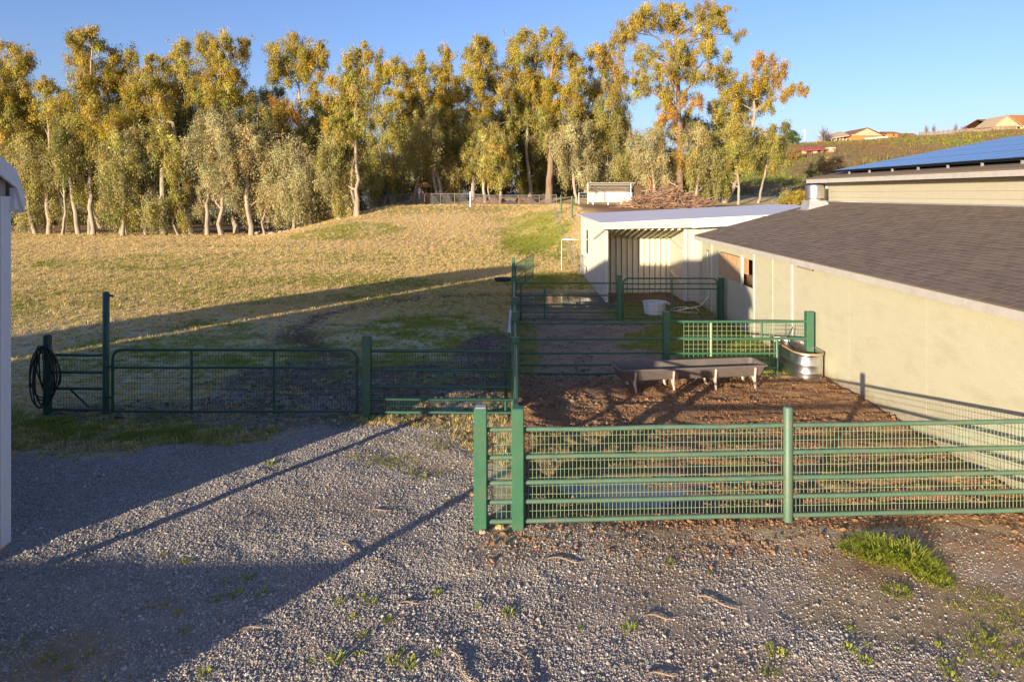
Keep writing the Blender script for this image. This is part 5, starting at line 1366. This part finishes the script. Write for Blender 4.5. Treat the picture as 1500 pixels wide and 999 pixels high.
def foliage(lobes, leaf=.24, dens=1.0, droop=.75, r=TR):
    """lobes: (centre, rx, rz, colour A, colour B, hang) -> quads with a colour per leaf"""
    VS, CS = [], []
    for (c, rx, rz, ca_, cb_, hang) in lobes:
        rx = rx * 1.24; rz = rz * 1.20
        nsub = max(7, int(11 * rx * rz))
        d = r.normal(0, 1, (nsub, 3)); d /= np.linalg.norm(d, axis=1)[:, None]
        rad = r.uniform(.2, 1.1, nsub) ** .55; wsp = r.uniform(0, 1, nsub) < .22; rad[wsp] = r.uniform(1.1, 1.5, wsp.sum())
        sc = np.array(c) + d * rad[:, None] * np.array([rx, rx * .95, rz])
        srad = r.uniform(.28, .62, nsub) * (.6 + .25 * min(rx, 2.0))
        srad[wsp] *= .75
        stint = np.clip(r.normal(.5, .3, nsub), 0, 1); sval = np.exp(r.normal(0, .17, nsub))
        col_s = None
        area = (14.0 if hang < 1.0 else 16.0) * rx * rz * dens
        n = int(area / (leaf * leaf * .15))
        pw_ = srad ** 2 * r.uniform(.5, 1.3, nsub); pw_[wsp] *= .35; k = r.choice(nsub, n, p=pw_ / pw_.sum())
        p = r.normal(0, 1, (n, 3)) * srad[k][:, None] * np.array([.46, .46, .50]) + sc[k]
        p[:, 2] -= np.abs(r.normal(0, 1, n)) * hang * srad[k]
        L = leaf * r.uniform(.6, 1.35, n)
        a = r.uniform(0, 2 * np.pi, n); tilt = np.clip(r.normal(droop, .35, n), -.6, 1)
        hz_ = np.sqrt(np.clip(1 - tilt ** 2, 0, 1))
        dv = np.stack([np.cos(a) * hz_, np.sin(a) * hz_, -tilt], 1)
        nr = (p - sc[k]) / (srad[k][:, None] + .05) + .55 * (sc[k] - np.array(c)) / np.array([rx, rx, rz]) + r.normal(0, .32, (n, 3)); nr[:, 2] += .15
        wv = np.cross(dv, nr)
        wv = wv - (wv * dv).sum(1)[:, None] * dv; wv /= np.linalg.norm(wv, axis=1)[:, None] + 1e-6
        wd = (L * .15)[:, None] * wv; dl = dv * L[:, None]
        q = np.stack([p, p + dl * .45 + wd, p + dl, p + dl * .45 - wd], 1)
        VS.append(q.reshape(-1, 3))
        t = np.clip(stint[k] + r.normal(0, .18, n), 0, 1)[:, None]
        col = (np.array(ca_) * (1 - t) + np.array(cb_) * t) * (sval[k] * np.exp(r.normal(0, .12, n)))[:, None]
        gx_ = wsp[k] & (r.uniform(0, 1, n) < .6) if hang < 1.0 else np.zeros(n, bool); col[gx_] = col[gx_] * .4 + MAUVE * .6
        hue = r.normal(0, .07, nsub)[k][:, None]; col = col * np.concatenate([1 + hue, 1 - hue * .2, 1 - hue * .6], 1)
        CS.append(np.repeat(np.concatenate([col, np.ones((n, 1))], 1), 4, axis=0))
    V = np.concatenate(VS); C_ = np.concatenate(CS)
    F = np.arange(len(V), dtype=np.int32).reshape(-1, 4)
    return V, F, C_


def limb_path(a, b, sag, n=6, wob=.12):
    a, b = Vector(a), Vector(b); L = (b - a).length; pts = []
    for i in range(n + 1):
        t = i / n
        p = a.lerp(b, t) + Vector((TR.normal(0, wob), TR.normal(0, wob), TR.normal(0, wob * .5))) * (L * .12 if 0 < i < n else 0)
        p.z += sag * math.sin(math.pi * t) * L * .12
        pts.append(p)
    return pts


NLEAF = 0


def tree(label, Yd, ubase, lobes, kind='gold', lean=None, trunk_r=.21, name='eucalyptus_tree', group='eucalyptus trees along the far side of the field', twin=None, dens=1.0, bark='bark', leaf=.215, depth=1.0, vb=None):
    """lobes are (u, v, ru, rv) in photo pixels, placed at the tree's own distance"""
    global NLEAF
    xb = (ubase - 750) * Yd / 1000; zb = tz(xb, Yd)
    root = thing(name, label, 'tree', (xb, Yd, zb), group)
    s = Yd / 1000.0
    lobes = list(lobes)
    if kind == 'gold' and len(lobes) > 5:      # thinner hanging foliage further down and behind
        lo_ = sorted(lobes, key=lambda q: -q[1])[:5]
        for q_ in lo_:
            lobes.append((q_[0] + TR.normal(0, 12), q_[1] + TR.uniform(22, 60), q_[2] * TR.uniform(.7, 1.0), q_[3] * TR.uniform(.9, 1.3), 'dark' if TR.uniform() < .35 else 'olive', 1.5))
    L3 = []
    for lb in lobes:
        u, v, ru, rv = lb[:4]
        kd = lb[4] if len(lb) > 4 else kind
        dy = TR.normal(0, 1.0) * depth * min(ru * s, 2.0) * .7 + (lb[5] if len(lb) > 5 else 0) + (.9 if kd in ('weep', 'grey', 'olive') else .3)
        yy_ = Yd + dy
        c = np.array([(u - 750) * yy_ / 1000, yy_, CAMH - (v - 284) * yy_ / 1000])
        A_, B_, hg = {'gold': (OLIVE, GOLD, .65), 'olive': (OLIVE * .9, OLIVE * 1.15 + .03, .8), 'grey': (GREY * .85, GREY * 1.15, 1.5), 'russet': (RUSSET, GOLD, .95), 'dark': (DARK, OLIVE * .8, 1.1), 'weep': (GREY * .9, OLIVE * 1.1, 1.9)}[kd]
        L3.append((c, ru * s * 1.0, rv * s * 1.0, A_, B_, hg))
    V, F, C_ = foliage(L3, leaf, dens)
    NLEAF += len(F)
    V = V - np.array([xb, Yd, zb])
    crown = link_mesh('crown', np_mesh('crown', V, F, M['leaf'], {'tint': C_}), root)
    cs = sorted([l[0] for l in L3], key=lambda c: c[2])
    top = Vector(cs[-1]); low = Vector(cs[0])
    # trunk climbs towards the middle of the upper lobes
    up = [c for c in cs if c[2] > (zb + top.z) / 2] or cs
    mx_ = Vector(np.mean(up, axis=0))
    base = Vector((xb, Yd, zb - .3)); hgt = top.z - zb
    knots = [base]
    if lean: knots.append(Vector(((lean[0] - 750) * Yd / 1000, Yd + TR.normal(0, .2), CAMH - (lean[1] - 284) * Yd / 1000)))
    else: knots.append(base.lerp(Vector((mx_.x, mx_.y, zb + hgt * .45)), .55) + Vector((TR.normal(0, .3), TR.normal(0, .3), 0)))
    knots.append(Vector((mx_.x * .8 + knots[-1].x * .2, mx_.y, max(zb + hgt * .62, knots[-1].z + .5))))
    knots.append(top)
    tp = []
    for a, b in zip(knots[:-1], knots[1:]):
        seg = limb_path(a, b, 0, 5, .10); tp += seg[:-1]
    tp.append(knots[-1])
    nT = len(tp); rr_ = [trunk_r * (1.35 if i == 0 else 1.08 if i == 1 else 1) * (1 - i / nT) ** .85 + .03 for i in range(nT)]
    q = MB(); q.path(tp, rr_, 9); q.build('trunk', M[bark], root, True)
    if twin:
        e = tp[nT // 2] + Vector((twin * .4, .3, 0)); q = MB(); q.path(limb_path(base + Vector((twin, .2, 0)), e, 0, 6, .2), [trunk_r * .8 - .02 * i for i in range(7)], 8); q.build('trunk', M[bark], root, True)
    for c in cs:
        c = Vector(c)
        # leave the trunk below the lobe
        cand = [p for p in tp if p.z < c.z - .25 * (c - p).length - .2]
        p = cand[-1] if cand else tp[2]
        i = tp.index(p); r0 = min(rr_[i] * .6, .13)
        pts = limb_path(p, c, .6, 5, .25)
        q = MB(); q.path(pts, [max(r0 * (1 - .8 * k / 5), .02) for k in range(6)], 6); q.build('limb', M[bark], root, True)
    tw = MB()
    for l in L3:
        c0 = Vector(l[0])
        for k in range(7):
            d = Vector(TR.normal(0, 1, 3)).normalized(); e = c0 + Vector((d.x * l[1] * 1.25, d.y * l[1] * 1.1, abs(d.z) * l[2] * 1.15 + .1 * l[2]))
            a = c0 + Vector(TR.normal(0, .2, 3)); mdl = a.lerp(e, .5) + Vector(TR.normal(0, .18, 3))
            tw.path([a, mdl, e], [.032, .022, .01], 3, False)
    tw.build('twigs', M[bark], root, kind='stuff')
    return root


# left group, nearest row at the edge of the field
tree('tall golden eucalyptus cut by the left edge of the photo, above the shed roof', 72, 6, [(12, 92, 24, 24), (36, 90, 10, 22), (0, 140, 36, 32), (32, 140, 16, 26), (-14, 190, 34, 28), (20, 180, 22, 22, 'olive')])
tree('mid height eucalyptus just right of the left shed roof with rounded top', 71, 72, [(72, 138, 20, 16), (86, 160, 22, 20), (58, 180, 22, 22), (76, 205, 28, 22, 'olive'), (66, 118, 8, 10)])
tree('tallest left eucalyptus with a narrow double tipped top leaning left', 70, 136, [(108, 50, 11, 10), (112, 68, 14, 14), (138, 48, 12, 12), (145, 66, 10, 10), (124, 88, 20, 18), (148, 108, 26, 20), (122, 118, 14, 16), (118, 152, 24, 22), (146, 172, 28, 24), (108, 180, 18, 20, 'olive'), (136, 200, 24, 18, 'olive')], twin=-.5)
tree('slim golden eucalyptus right of the double tipped tall tree', 72, 178, [(180, 78, 13, 12), (172, 98, 16, 14), (186, 118, 22, 18), (172, 135, 22, 16), (196, 88, 8, 12)])
tree('golden eucalyptus on a long pale curved trunk leaning left', 70, 281, [(214, 90, 10, 14), (206, 122, 20, 16), (226, 128, 20, 16), (212, 150, 26, 14), (238, 148, 16, 14), (192, 140, 14, 12)], lean=(255, 180), trunk_r=.2)
tree('loose airy eucalyptus with clumped top left of the broad twin topped crown', 74, 304, [(266, 72, 16, 14), (250, 88, 12, 12), (240, 100, 12, 14), (272, 98, 20, 14), (284, 118, 18, 14), (262, 125, 18, 12), (282, 140, 20, 14, 'olive')], dens=.8)
tree('broad eucalyptus with twin rounded tops left of the gap of sky', 72, 347, [(302, 62, 15, 14), (306, 82, 16, 12), (330, 62, 16, 15), (354, 72, 12, 18), (334, 90, 18, 14), (318, 108, 16, 12), (346, 118, 18, 16), (330, 138, 26, 16), (356, 145, 20, 16, 'olive'), (306, 135, 20, 16)], trunk_r=.28)
tree('pale weeping eucalyptus low between the double tipped tree and its right neighbour', 68, 179, [(184, 200, 22, 22), (168, 228, 22, 24), (178, 260, 22, 24), (168, 290, 18, 20), (192, 236, 16, 20)], 'weep', trunk_r=.16)
tree('weeping eucalyptus with olive curtain right of the low pale weeping one', 69, 214, [(206, 205, 18, 18), (214, 230, 20, 22), (222, 262, 20, 26), (212, 295, 18, 20), (228, 300, 14, 16)], 'weep', trunk_r=.15)
tree('narrow eucalyptus with bare lower trunk and thin hanging foliage', 69, 241, [(236, 190, 18, 16), (244, 214, 18, 18), (254, 240, 16, 18), (262, 285, 11, 20), (232, 228, 10, 16)], 'olive', lean=(238, 250), trunk_r=.24)
tree('grey green weeping eucalyptus below the broad twin topped crown', 69, 326, [(322, 180, 30, 18), (300, 210, 26, 20), (336, 215, 28, 20), (312, 240, 26, 22), (296, 275, 13, 22), (340, 245, 22, 22), (350, 272, 18, 20)], 'grey', lean=(322, 245))
tree('weeping eucalyptus with a leaning trunk left of the round crown', 69, 368, [(378, 170, 20, 18, 'dark'), (368, 205, 24, 22), (386, 235, 22, 22), (374, 268, 22, 24), (356, 296, 14, 16), (392, 285, 14, 18)], 'grey', lean=(360, 250))
tree('big rounded golden crown standing alone against the sky, left of centre', 74, 436, [(430, 60, 16, 11), (412, 78, 18, 15), (438, 84, 20, 18), (456, 70, 14, 14), (470, 76, 10, 14), (398, 92, 8, 12), (460, 98, 16, 14), (430, 108, 20, 14), (410, 108, 14, 12), (462, 122, 10, 14), (408, 155, 18, 16, 'russet'), (428, 165, 16, 20, 'russet'), (455, 148, 14, 14), (445, 190, 20, 14, 'dark')], trunk_r=.26)
tree('bushy weeping eucalyptus with foliage down to the rocks, under the round crown', 68, 430, [(430, 225, 26, 22), (452, 252, 30, 24), (428, 280, 26, 24), (462, 290, 26, 24), (484, 270, 20, 24), (478, 312, 16, 14), (404, 255, 16, 24)], 'grey', trunk_r=.18)
tree('tall golden eucalyptus with a spreading tip just right of the round crown', 66, 524, [(514, 80, 15, 9), (536, 72, 13, 11), (544, 92, 13, 16), (520, 98, 14, 10), (506, 116, 20, 16), (530, 126, 22, 16), (496, 145, 18, 16), (518, 158, 24, 18), (500, 178, 22, 16), (536, 180, 16, 14, 'olive'), (514, 205, 18, 14, 'olive')], lean=(522, 250), trunk_r=.2, twin=-.35)
tree('small weeping eucalyptus at the left foot of the grassy bank', 66, 498, [(488, 215, 20, 22), (482, 248, 20, 22), (496, 268, 20, 20), (505, 300, 12, 16), (512, 240, 14, 18)], 'weep', trunk_r=.13)
tree('eucalyptus with layered golden tufts above the dark hollow on the bank', 78, 576, [(580, 92, 13, 10), (564, 104, 12, 12), (590, 108, 18, 14), (562, 124, 16, 14), (604, 132, 16, 14), (582, 146, 20, 14), (562, 168, 18, 18, 'olive'), (592, 178, 20, 18, 'olive'), (572, 202, 20, 18, 'olive')], trunk_r=.24)
tree('feathery topped eucalyptus left of the thin pointed tip', 79, 604, [(615, 86, 10, 12), (620, 104, 14, 14), (640, 112, 12, 12), (612, 130, 16, 14), (634, 140, 18, 14), (618, 162, 18, 16, 'olive'), (640, 172, 16, 14, 'olive')], dens=.8)
tree('eucalyptus with the thin pointed tip near the centre of the row', 78, 642, [(651, 70, 7, 10), (656, 88, 9, 12), (646, 104, 14, 12), (662, 116, 14, 12), (652, 136, 18, 14), (664, 156, 14, 14), (650, 176, 20, 18, 'olive')], lean=(634, 255))
tree('grey weeping eucalyptus on the bank above its dark shadow', 76, 555, [(556, 232, 22, 18), (572, 248, 18, 18), (545, 258, 18, 20), (560, 275, 16, 16), (590, 235, 18, 18)], 'weep', trunk_r=.3, twin=1.2)
tree('olive weeping eucalyptus on a leaning trunk behind the chain link fence', 78, 650, [(626, 192, 24, 20), (648, 212, 22, 20), (664, 200, 16, 18), (634, 228, 20, 18), (660, 245, 14, 18), (668, 268, 10, 14)], 'weep', lean=(636, 240), trunk_r=.22)
tree('tall bright golden eucalyptus with a flat topped tip at centre', 77, 692, [(704, 62, 13, 10), (716, 74, 12, 12), (690, 84, 18, 13), (708, 96, 18, 14), (730, 110, 18, 12), (694, 114, 18, 14), (712, 132, 18, 14), (684, 136, 14, 14), (704, 154, 22, 16), (734, 138, 12, 14), (690, 172, 18, 14, 'olive')], trunk_r=.24)
tree('shorter light olive eucalyptus in front with two pale trunks', 75, 711, [(714, 190, 18, 16), (702, 212, 22, 18), (724, 222, 18, 18), (698, 238, 20, 16), (714, 252, 18, 14)], 'olive', trunk_r=.18, twin=.7)
tree('slender light olive eucalyptus right of the twin pale trunks', 75, 732, [(734, 205, 14, 16), (742, 230, 14, 18), (732, 252, 14, 16), (744, 258, 10, 12)], 'olive', trunk_r=.15)
tree('crowded eucalyptus top left of the great brown trunk', 80, 780, [(758, 58, 14, 11), (776, 54, 12, 11), (760, 80, 18, 14), (784, 72, 12, 16), (772, 96, 14, 12), (752, 98, 10, 12), (776, 118, 16, 12)], dens=.9)
tree('large eucalyptus with spreading clumps on the great brown trunk', 78, 804, [(808, 48, 16, 8), (818, 64, 15, 11), (800, 84, 16, 13), (822, 88, 14, 12), (768, 122, 22, 15), (788, 142, 22, 16), (760, 150, 16, 14), (806, 118, 16, 14), (832, 124, 16, 13), (842, 88, 11, 16), (850, 108, 12, 14), (814, 160, 18, 16), (840, 140, 16, 13), (785, 168, 18, 14, 'olive')], trunk_r=.42, bark='bark_dark')
tree('purplish topped eucalyptus left of the biggest tree', 80, 873, [(872, 74, 11, 12), (888, 72, 10, 12), (898, 90, 14, 14, 'russet'), (876, 96, 17, 14), (908, 112, 13, 14), (888, 126, 20, 15), (866, 130, 15, 14), (906, 150, 16, 18, 'olive'), (884, 160, 22, 16, 'olive')], dens=.9)
tree('weeping grey eucalyptus left of the loafing shed', 77, 847, [(842, 190, 20, 16), (828, 212, 20, 18), (850, 220, 20, 18), (836, 242, 18, 16), (858, 248, 12, 14)], 'grey', trunk_r=.18)
tree('wide weeping grey eucalyptus directly behind the loafing shed', 80, 892, [(886, 186, 22, 18), (876, 212, 22, 20), (900, 214, 24, 20), (890, 244, 26, 20), (914, 240, 16, 20), (924, 205, 12, 18), (870, 245, 14, 18)], 'weep', trunk_r=.2)
tree('biggest and tallest eucalyptus rising to the top of the photo', 76, 996, [(913, 42, 13, 11), (908, 62, 11, 10), (928, 40, 18, 14), (942, 24, 16, 13), (953, 12, 14, 9), (982, 12, 14, 10), (972, 30, 18, 11), (1000, 22, 12, 12), (994, 38, 14, 9), (1040, 14, 18, 10), (1032, 32, 16, 10), (1066, 14, 12, 8), (1060, 34, 14, 9), (1082, 48, 8, 6), (1032, 54, 18, 10), (982, 64, 16, 11), (946, 76, 15, 13), (1004, 76, 19, 13), (1035, 74, 17, 12), (1063, 80, 9, 7), (936, 108, 13, 12), (973, 108, 20, 14), (1008, 104, 18, 14), (1040, 108, 20, 13), (940, 130, 12, 12, 'olive'), (973, 140, 19, 13), (1010, 144, 17, 11, 'russet'), (985, 165, 13, 12, 'russet'), (996, 195, 10, 20, 'russet'), (998, 235, 9, 22, 'russet')], trunk_r=.40, bark='bark_dark')
tree('russet topped eucalyptus leaning out to the right of the biggest tree', 78, 1059, [(1116, 92, 14, 13, 'russet'), (1138, 100, 13, 12, 'russet'), (1108, 82, 8, 8, 'russet'), (1128, 118, 12, 10, 'russet'), (1164, 128, 10, 7, 'russet'), (1178, 130, 7, 6, 'russet'), (1148, 138, 8, 8, 'russet'), (1066, 120, 18, 15), (1090, 124, 17, 14), (1112, 132, 16, 12), (1096, 150, 21, 14), (1066, 148, 18, 13), (1128, 152, 9, 9), (1048, 160, 15, 12, 'olive'), (1084, 174, 18, 12, 'olive')], trunk_r=.28)
tree('weeping eucalyptus with a slim white trunk right of the brush pile', 76, 1082, [(1080, 192, 20, 15), (1060, 208, 18, 16), (1088, 216, 18, 15), (1072, 230, 18, 14), (1058, 248, 14, 16), (1092, 238, 14, 12), (1066, 266, 8, 12)], 'olive', trunk_r=.13)
tree('rightmost eucalyptus of the row with foliage reaching toward the red roofed stable', 78, 1110, [(1118, 196, 18, 15), (1130, 216, 16, 14), (1108, 220, 14, 13), (1142, 232, 12, 9), (1126, 238, 14, 9), (1140, 206, 10, 10, 'dark')], 'olive', trunk_r=.13)
tree('pale weeping eucalyptus left of the biggest trunk behind the brush pile', 74, 955, [(956, 205, 18, 15), (944, 226, 18, 18), (966, 234, 16, 18), (950, 252, 14, 14), (974, 258, 10, 14)], 'grey', trunk_r=.2, twin=.6)
tree('olive weeping eucalyptus right of the vine wrapped trunk behind the brush pile', 75, 1018, [(1022, 198, 20, 16), (1036, 222, 20, 18), (1016, 235, 16, 18), (1036, 252, 18, 18), (1022, 266, 12, 14), (1044, 268, 9, 10)], 'weep', trunk_r=.16)
tree('eucalyptus hanging behind the left shed corner with mixed foliage', 71, 52, [(28, 205, 22, 18), (46, 232, 20, 20), (18, 250, 24, 22), (58, 262, 14, 20), (40, 295, 18, 24), (58, 312, 10, 14)], 'weep', trunk_r=.18)
tree('thin eucalyptus with low foliage right of the left shed', 70, 91, [(98, 212, 18, 16), (90, 240, 16, 18), (88, 272, 13, 20), (92, 300, 14, 16)], 'weep', trunk_r=.13)
tree('slanting eucalyptus trunk left of the double trunk at the field edge', 71, 116, [(116, 226, 18, 16), (108, 248, 14, 16), (120, 290, 9, 16), (128, 240, 14, 14)], 'olive', lean=(100, 255), trunk_r=.2)
tree('short dark bushy eucalyptus sapling at the edge of the field', 68.5, 188, [(184, 300, 13, 12), (190, 316, 16, 12), (176, 318, 12, 10)], 'dark', trunk_r=.06)
tree('slim eucalyptus with a single stem and small grey tufts', 69, 304, [(304, 262, 9, 14), (310, 285, 9, 12), (298, 300, 8, 10)], 'grey', trunk_r=.2, lean=(302, 300))
tree('thin eucalyptus with drooping tuft beside the pale bare trunk', 69, 263, [(268, 265, 10, 14), (262, 292, 9, 14), (266, 312, 9, 10)], 'weep', trunk_r=.1)
tree('young weeping eucalyptus between the leaning trunks before the rocks', 69, 389, [(396, 262, 14, 16), (390, 292, 12, 16), (404, 300, 12, 16)], 'grey', trunk_r=.12)
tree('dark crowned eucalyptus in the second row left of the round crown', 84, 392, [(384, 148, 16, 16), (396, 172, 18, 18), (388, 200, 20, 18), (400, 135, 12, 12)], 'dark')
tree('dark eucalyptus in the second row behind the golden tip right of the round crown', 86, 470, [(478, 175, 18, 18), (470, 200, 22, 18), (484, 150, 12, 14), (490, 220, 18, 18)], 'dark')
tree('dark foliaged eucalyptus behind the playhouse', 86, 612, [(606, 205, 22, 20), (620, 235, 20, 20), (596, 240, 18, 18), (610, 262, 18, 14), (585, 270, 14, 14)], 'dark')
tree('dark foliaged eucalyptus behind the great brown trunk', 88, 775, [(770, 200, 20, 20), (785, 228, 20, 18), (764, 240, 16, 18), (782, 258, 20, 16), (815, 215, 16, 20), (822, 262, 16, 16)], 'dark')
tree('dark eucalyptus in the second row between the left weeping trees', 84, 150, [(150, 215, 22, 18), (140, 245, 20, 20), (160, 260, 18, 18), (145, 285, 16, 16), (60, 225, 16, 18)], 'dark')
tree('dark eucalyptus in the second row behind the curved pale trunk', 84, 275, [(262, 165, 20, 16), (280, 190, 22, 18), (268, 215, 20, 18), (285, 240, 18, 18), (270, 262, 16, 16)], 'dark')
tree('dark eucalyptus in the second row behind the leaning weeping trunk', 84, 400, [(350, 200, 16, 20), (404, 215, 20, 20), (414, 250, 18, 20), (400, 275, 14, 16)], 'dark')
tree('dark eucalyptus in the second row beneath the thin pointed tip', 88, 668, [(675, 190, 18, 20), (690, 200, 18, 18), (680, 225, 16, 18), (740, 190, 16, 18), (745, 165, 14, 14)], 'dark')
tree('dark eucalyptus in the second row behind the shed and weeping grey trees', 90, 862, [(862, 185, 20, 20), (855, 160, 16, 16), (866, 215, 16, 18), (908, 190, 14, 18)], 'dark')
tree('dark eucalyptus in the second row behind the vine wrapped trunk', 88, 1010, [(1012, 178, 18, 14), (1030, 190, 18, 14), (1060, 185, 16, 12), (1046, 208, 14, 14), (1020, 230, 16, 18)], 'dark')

# far wood seen as one dark mass between the trunks
L3 = []
for k in range(150):
    yy_ = TR.uniform(92, 112); u = TR.uniform(-40, 1060); v = TR.uniform(165, 288)
    if u > 900 and v < 235: continue
    if 395 < u < 480 and v < 190: continue
    x_ = (u - 750) * yy_ / 1000
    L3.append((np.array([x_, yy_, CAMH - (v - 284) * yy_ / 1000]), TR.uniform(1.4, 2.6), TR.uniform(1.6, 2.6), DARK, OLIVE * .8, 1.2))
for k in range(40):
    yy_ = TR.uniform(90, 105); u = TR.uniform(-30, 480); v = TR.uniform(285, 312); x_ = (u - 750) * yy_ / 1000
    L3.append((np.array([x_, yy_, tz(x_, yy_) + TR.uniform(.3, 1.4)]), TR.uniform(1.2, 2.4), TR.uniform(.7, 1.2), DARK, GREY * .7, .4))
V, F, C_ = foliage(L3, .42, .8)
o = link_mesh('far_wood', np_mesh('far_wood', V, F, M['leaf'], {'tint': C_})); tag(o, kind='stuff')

# shrubs and hilltop trees
def leafy(name, label, cat, base, lobes, colA, colB, leaf, dens=1.0, trunk=None, group=None):
    root = thing(name, label, cat, base, group)
    V, F, C_ = foliage([(np.array(c), rx, rz, colA, colB, .3) for c, rx, rz in lobes], leaf, dens, .1)
    link_mesh('foliage' if cat == 'shrub' else 'crown', np_mesh(name, V - np.array(base), F, M['leaf'], {'tint': C_}), root)
    if trunk:
        q = MB(); q.path([Vector(base) - Vector((0, 0, .3)), Vector(lobes[0][0]), Vector(lobes[-1][0])], [trunk, trunk * .7, .05], 7); q.build('trunk', M['bark_dark'], root, True)
    return root
b0 = hit(1160, 215); b0 = Vector((hx(1160, 245), 245, tz(hx(1160, 245), 245)))
zt_ = hz(190, 245); hh = zt_ - b0.z
leafy('conifer', 'small bright green conifer on the hillside left of the flagpole', 'tree', tuple(b0), [((b0.x, b0.y, b0.z + hh * .3), 2.6, hh * .22), ((b0.x, b0.y, b0.z + hh * .52), 2.2, hh * .2), ((b0.x, b0.y, b0.z + hh * .74), 1.4, hh * .16), ((b0.x, b0.y, b0.z + hh * .92), .6, hh * .1)], np.array((.07, .12, .02)), np.array((.12, .16, .03)), .45, 1.2, .25)
for (u, vb_, vt_, w_, lab, yd) in ((1207, 209, 184, 15, 'bare grey tree left of the tan hilltop house', 258), (1357, 199, 181, 5, 'small bare tree at the left end of the board fence', 262), (1368, 198, 180, 5, 'slightly larger bare tree next to the left end of the board fence', 262), (1400, 194, 179, 5, 'thin bare sapling behind the middle of the board fence', 264), (1412, 193, 182, 7, 'low spreading bare shrub behind the board fence', 264)):
    x_ = hx(u, yd); zb = tz(x_, yd); zt_ = hz(vt_, yd); H_ = zt_ - zb
    root = thing('bare_tree', lab, 'tree', (x_, yd, zb)); q = MB(); wv = w_ * yd / 1000
    q.path([(x_, yd, zb - .5), (x_, yd, zb + H_ * .35)], [.22, .15], 6); q.build('trunk', M['twig_grey'], root)
    q = MB()
    for k in range(150 if w_ > 10 else 60):
        a_ = TR.uniform(0, 6.28); e_ = TR.uniform(.15, 1.45); L_ = H_ * TR.uniform(.3, .75); b1 = Vector((x_, yd, zb + H_ * TR.uniform(.1, .4)))
        d_ = Vector((math.cos(a_) * math.cos(e_) * wv / H_ * 1.4, math.sin(a_) * math.cos(e_) * wv / H_ * 1.4, math.sin(e_)))
        b2 = b1 + d_ * L_; b2.z = min(b2.z, zt_)
        q.path([b1, b1.lerp(b2, .5) + Vector((TR.normal(0, .2), 0, TR.normal(0, .2))), b2], [.07, .05, .025], 3, False)
    q.build('branches', M['twig_grey'], root)
for (u, v, yd, r_, lab, ca_) in ((1163, 282, 66, 1.1, 'yellow green shrub left of the roof vent', (OLIVE, GOLD)), (1196, 276, 66, 1.0, 'yellow green shrub behind the roof vent', (OLIVE, GOLD)), (1212, 240, 120, 2.2, 'dry yellowish shrub on the hill above the solar array corner', (GREY, RUSSET)), (1150, 286, 70, .7, 'low dry shrub beside the rightmost trunk', (GREY, OLIVE)), (1190, 252, 110, 1.2, 'low grey shrub below the hillside shade', (GREY, OLIVE)), (1158, 226, 200, 3.0, 'dark rusty shrub left of the red roofed stable', (DARK, RUSSET)), (1325, 203, 255, 1.5, 'small dark bush right of the orange outbuilding', (DARK, OLIVE))):
    p_ = P(u, v, yd); g_ = tz(p_.x, p_.y); zc = max(p_.z, g_ + r_ * .5)
    leafy('shrub', lab, 'shrub', (p_.x, p_.y, g_), [((p_.x + dx_ * r_, p_.y + dy_ * r_, g_ + (zc - g_) * dz_), r_ * .75, max((zc - g_) * .5, r_ * .5)) for dx_, dy_, dz_ in ((0, 0, .5), (.5, .2, .4), (-.5, -.2, .45), (.1, -.4, .9))], ca_[0], ca_[1], .2 if yd < 100 else .4, .7)
print('leaf quads', NLEAF)
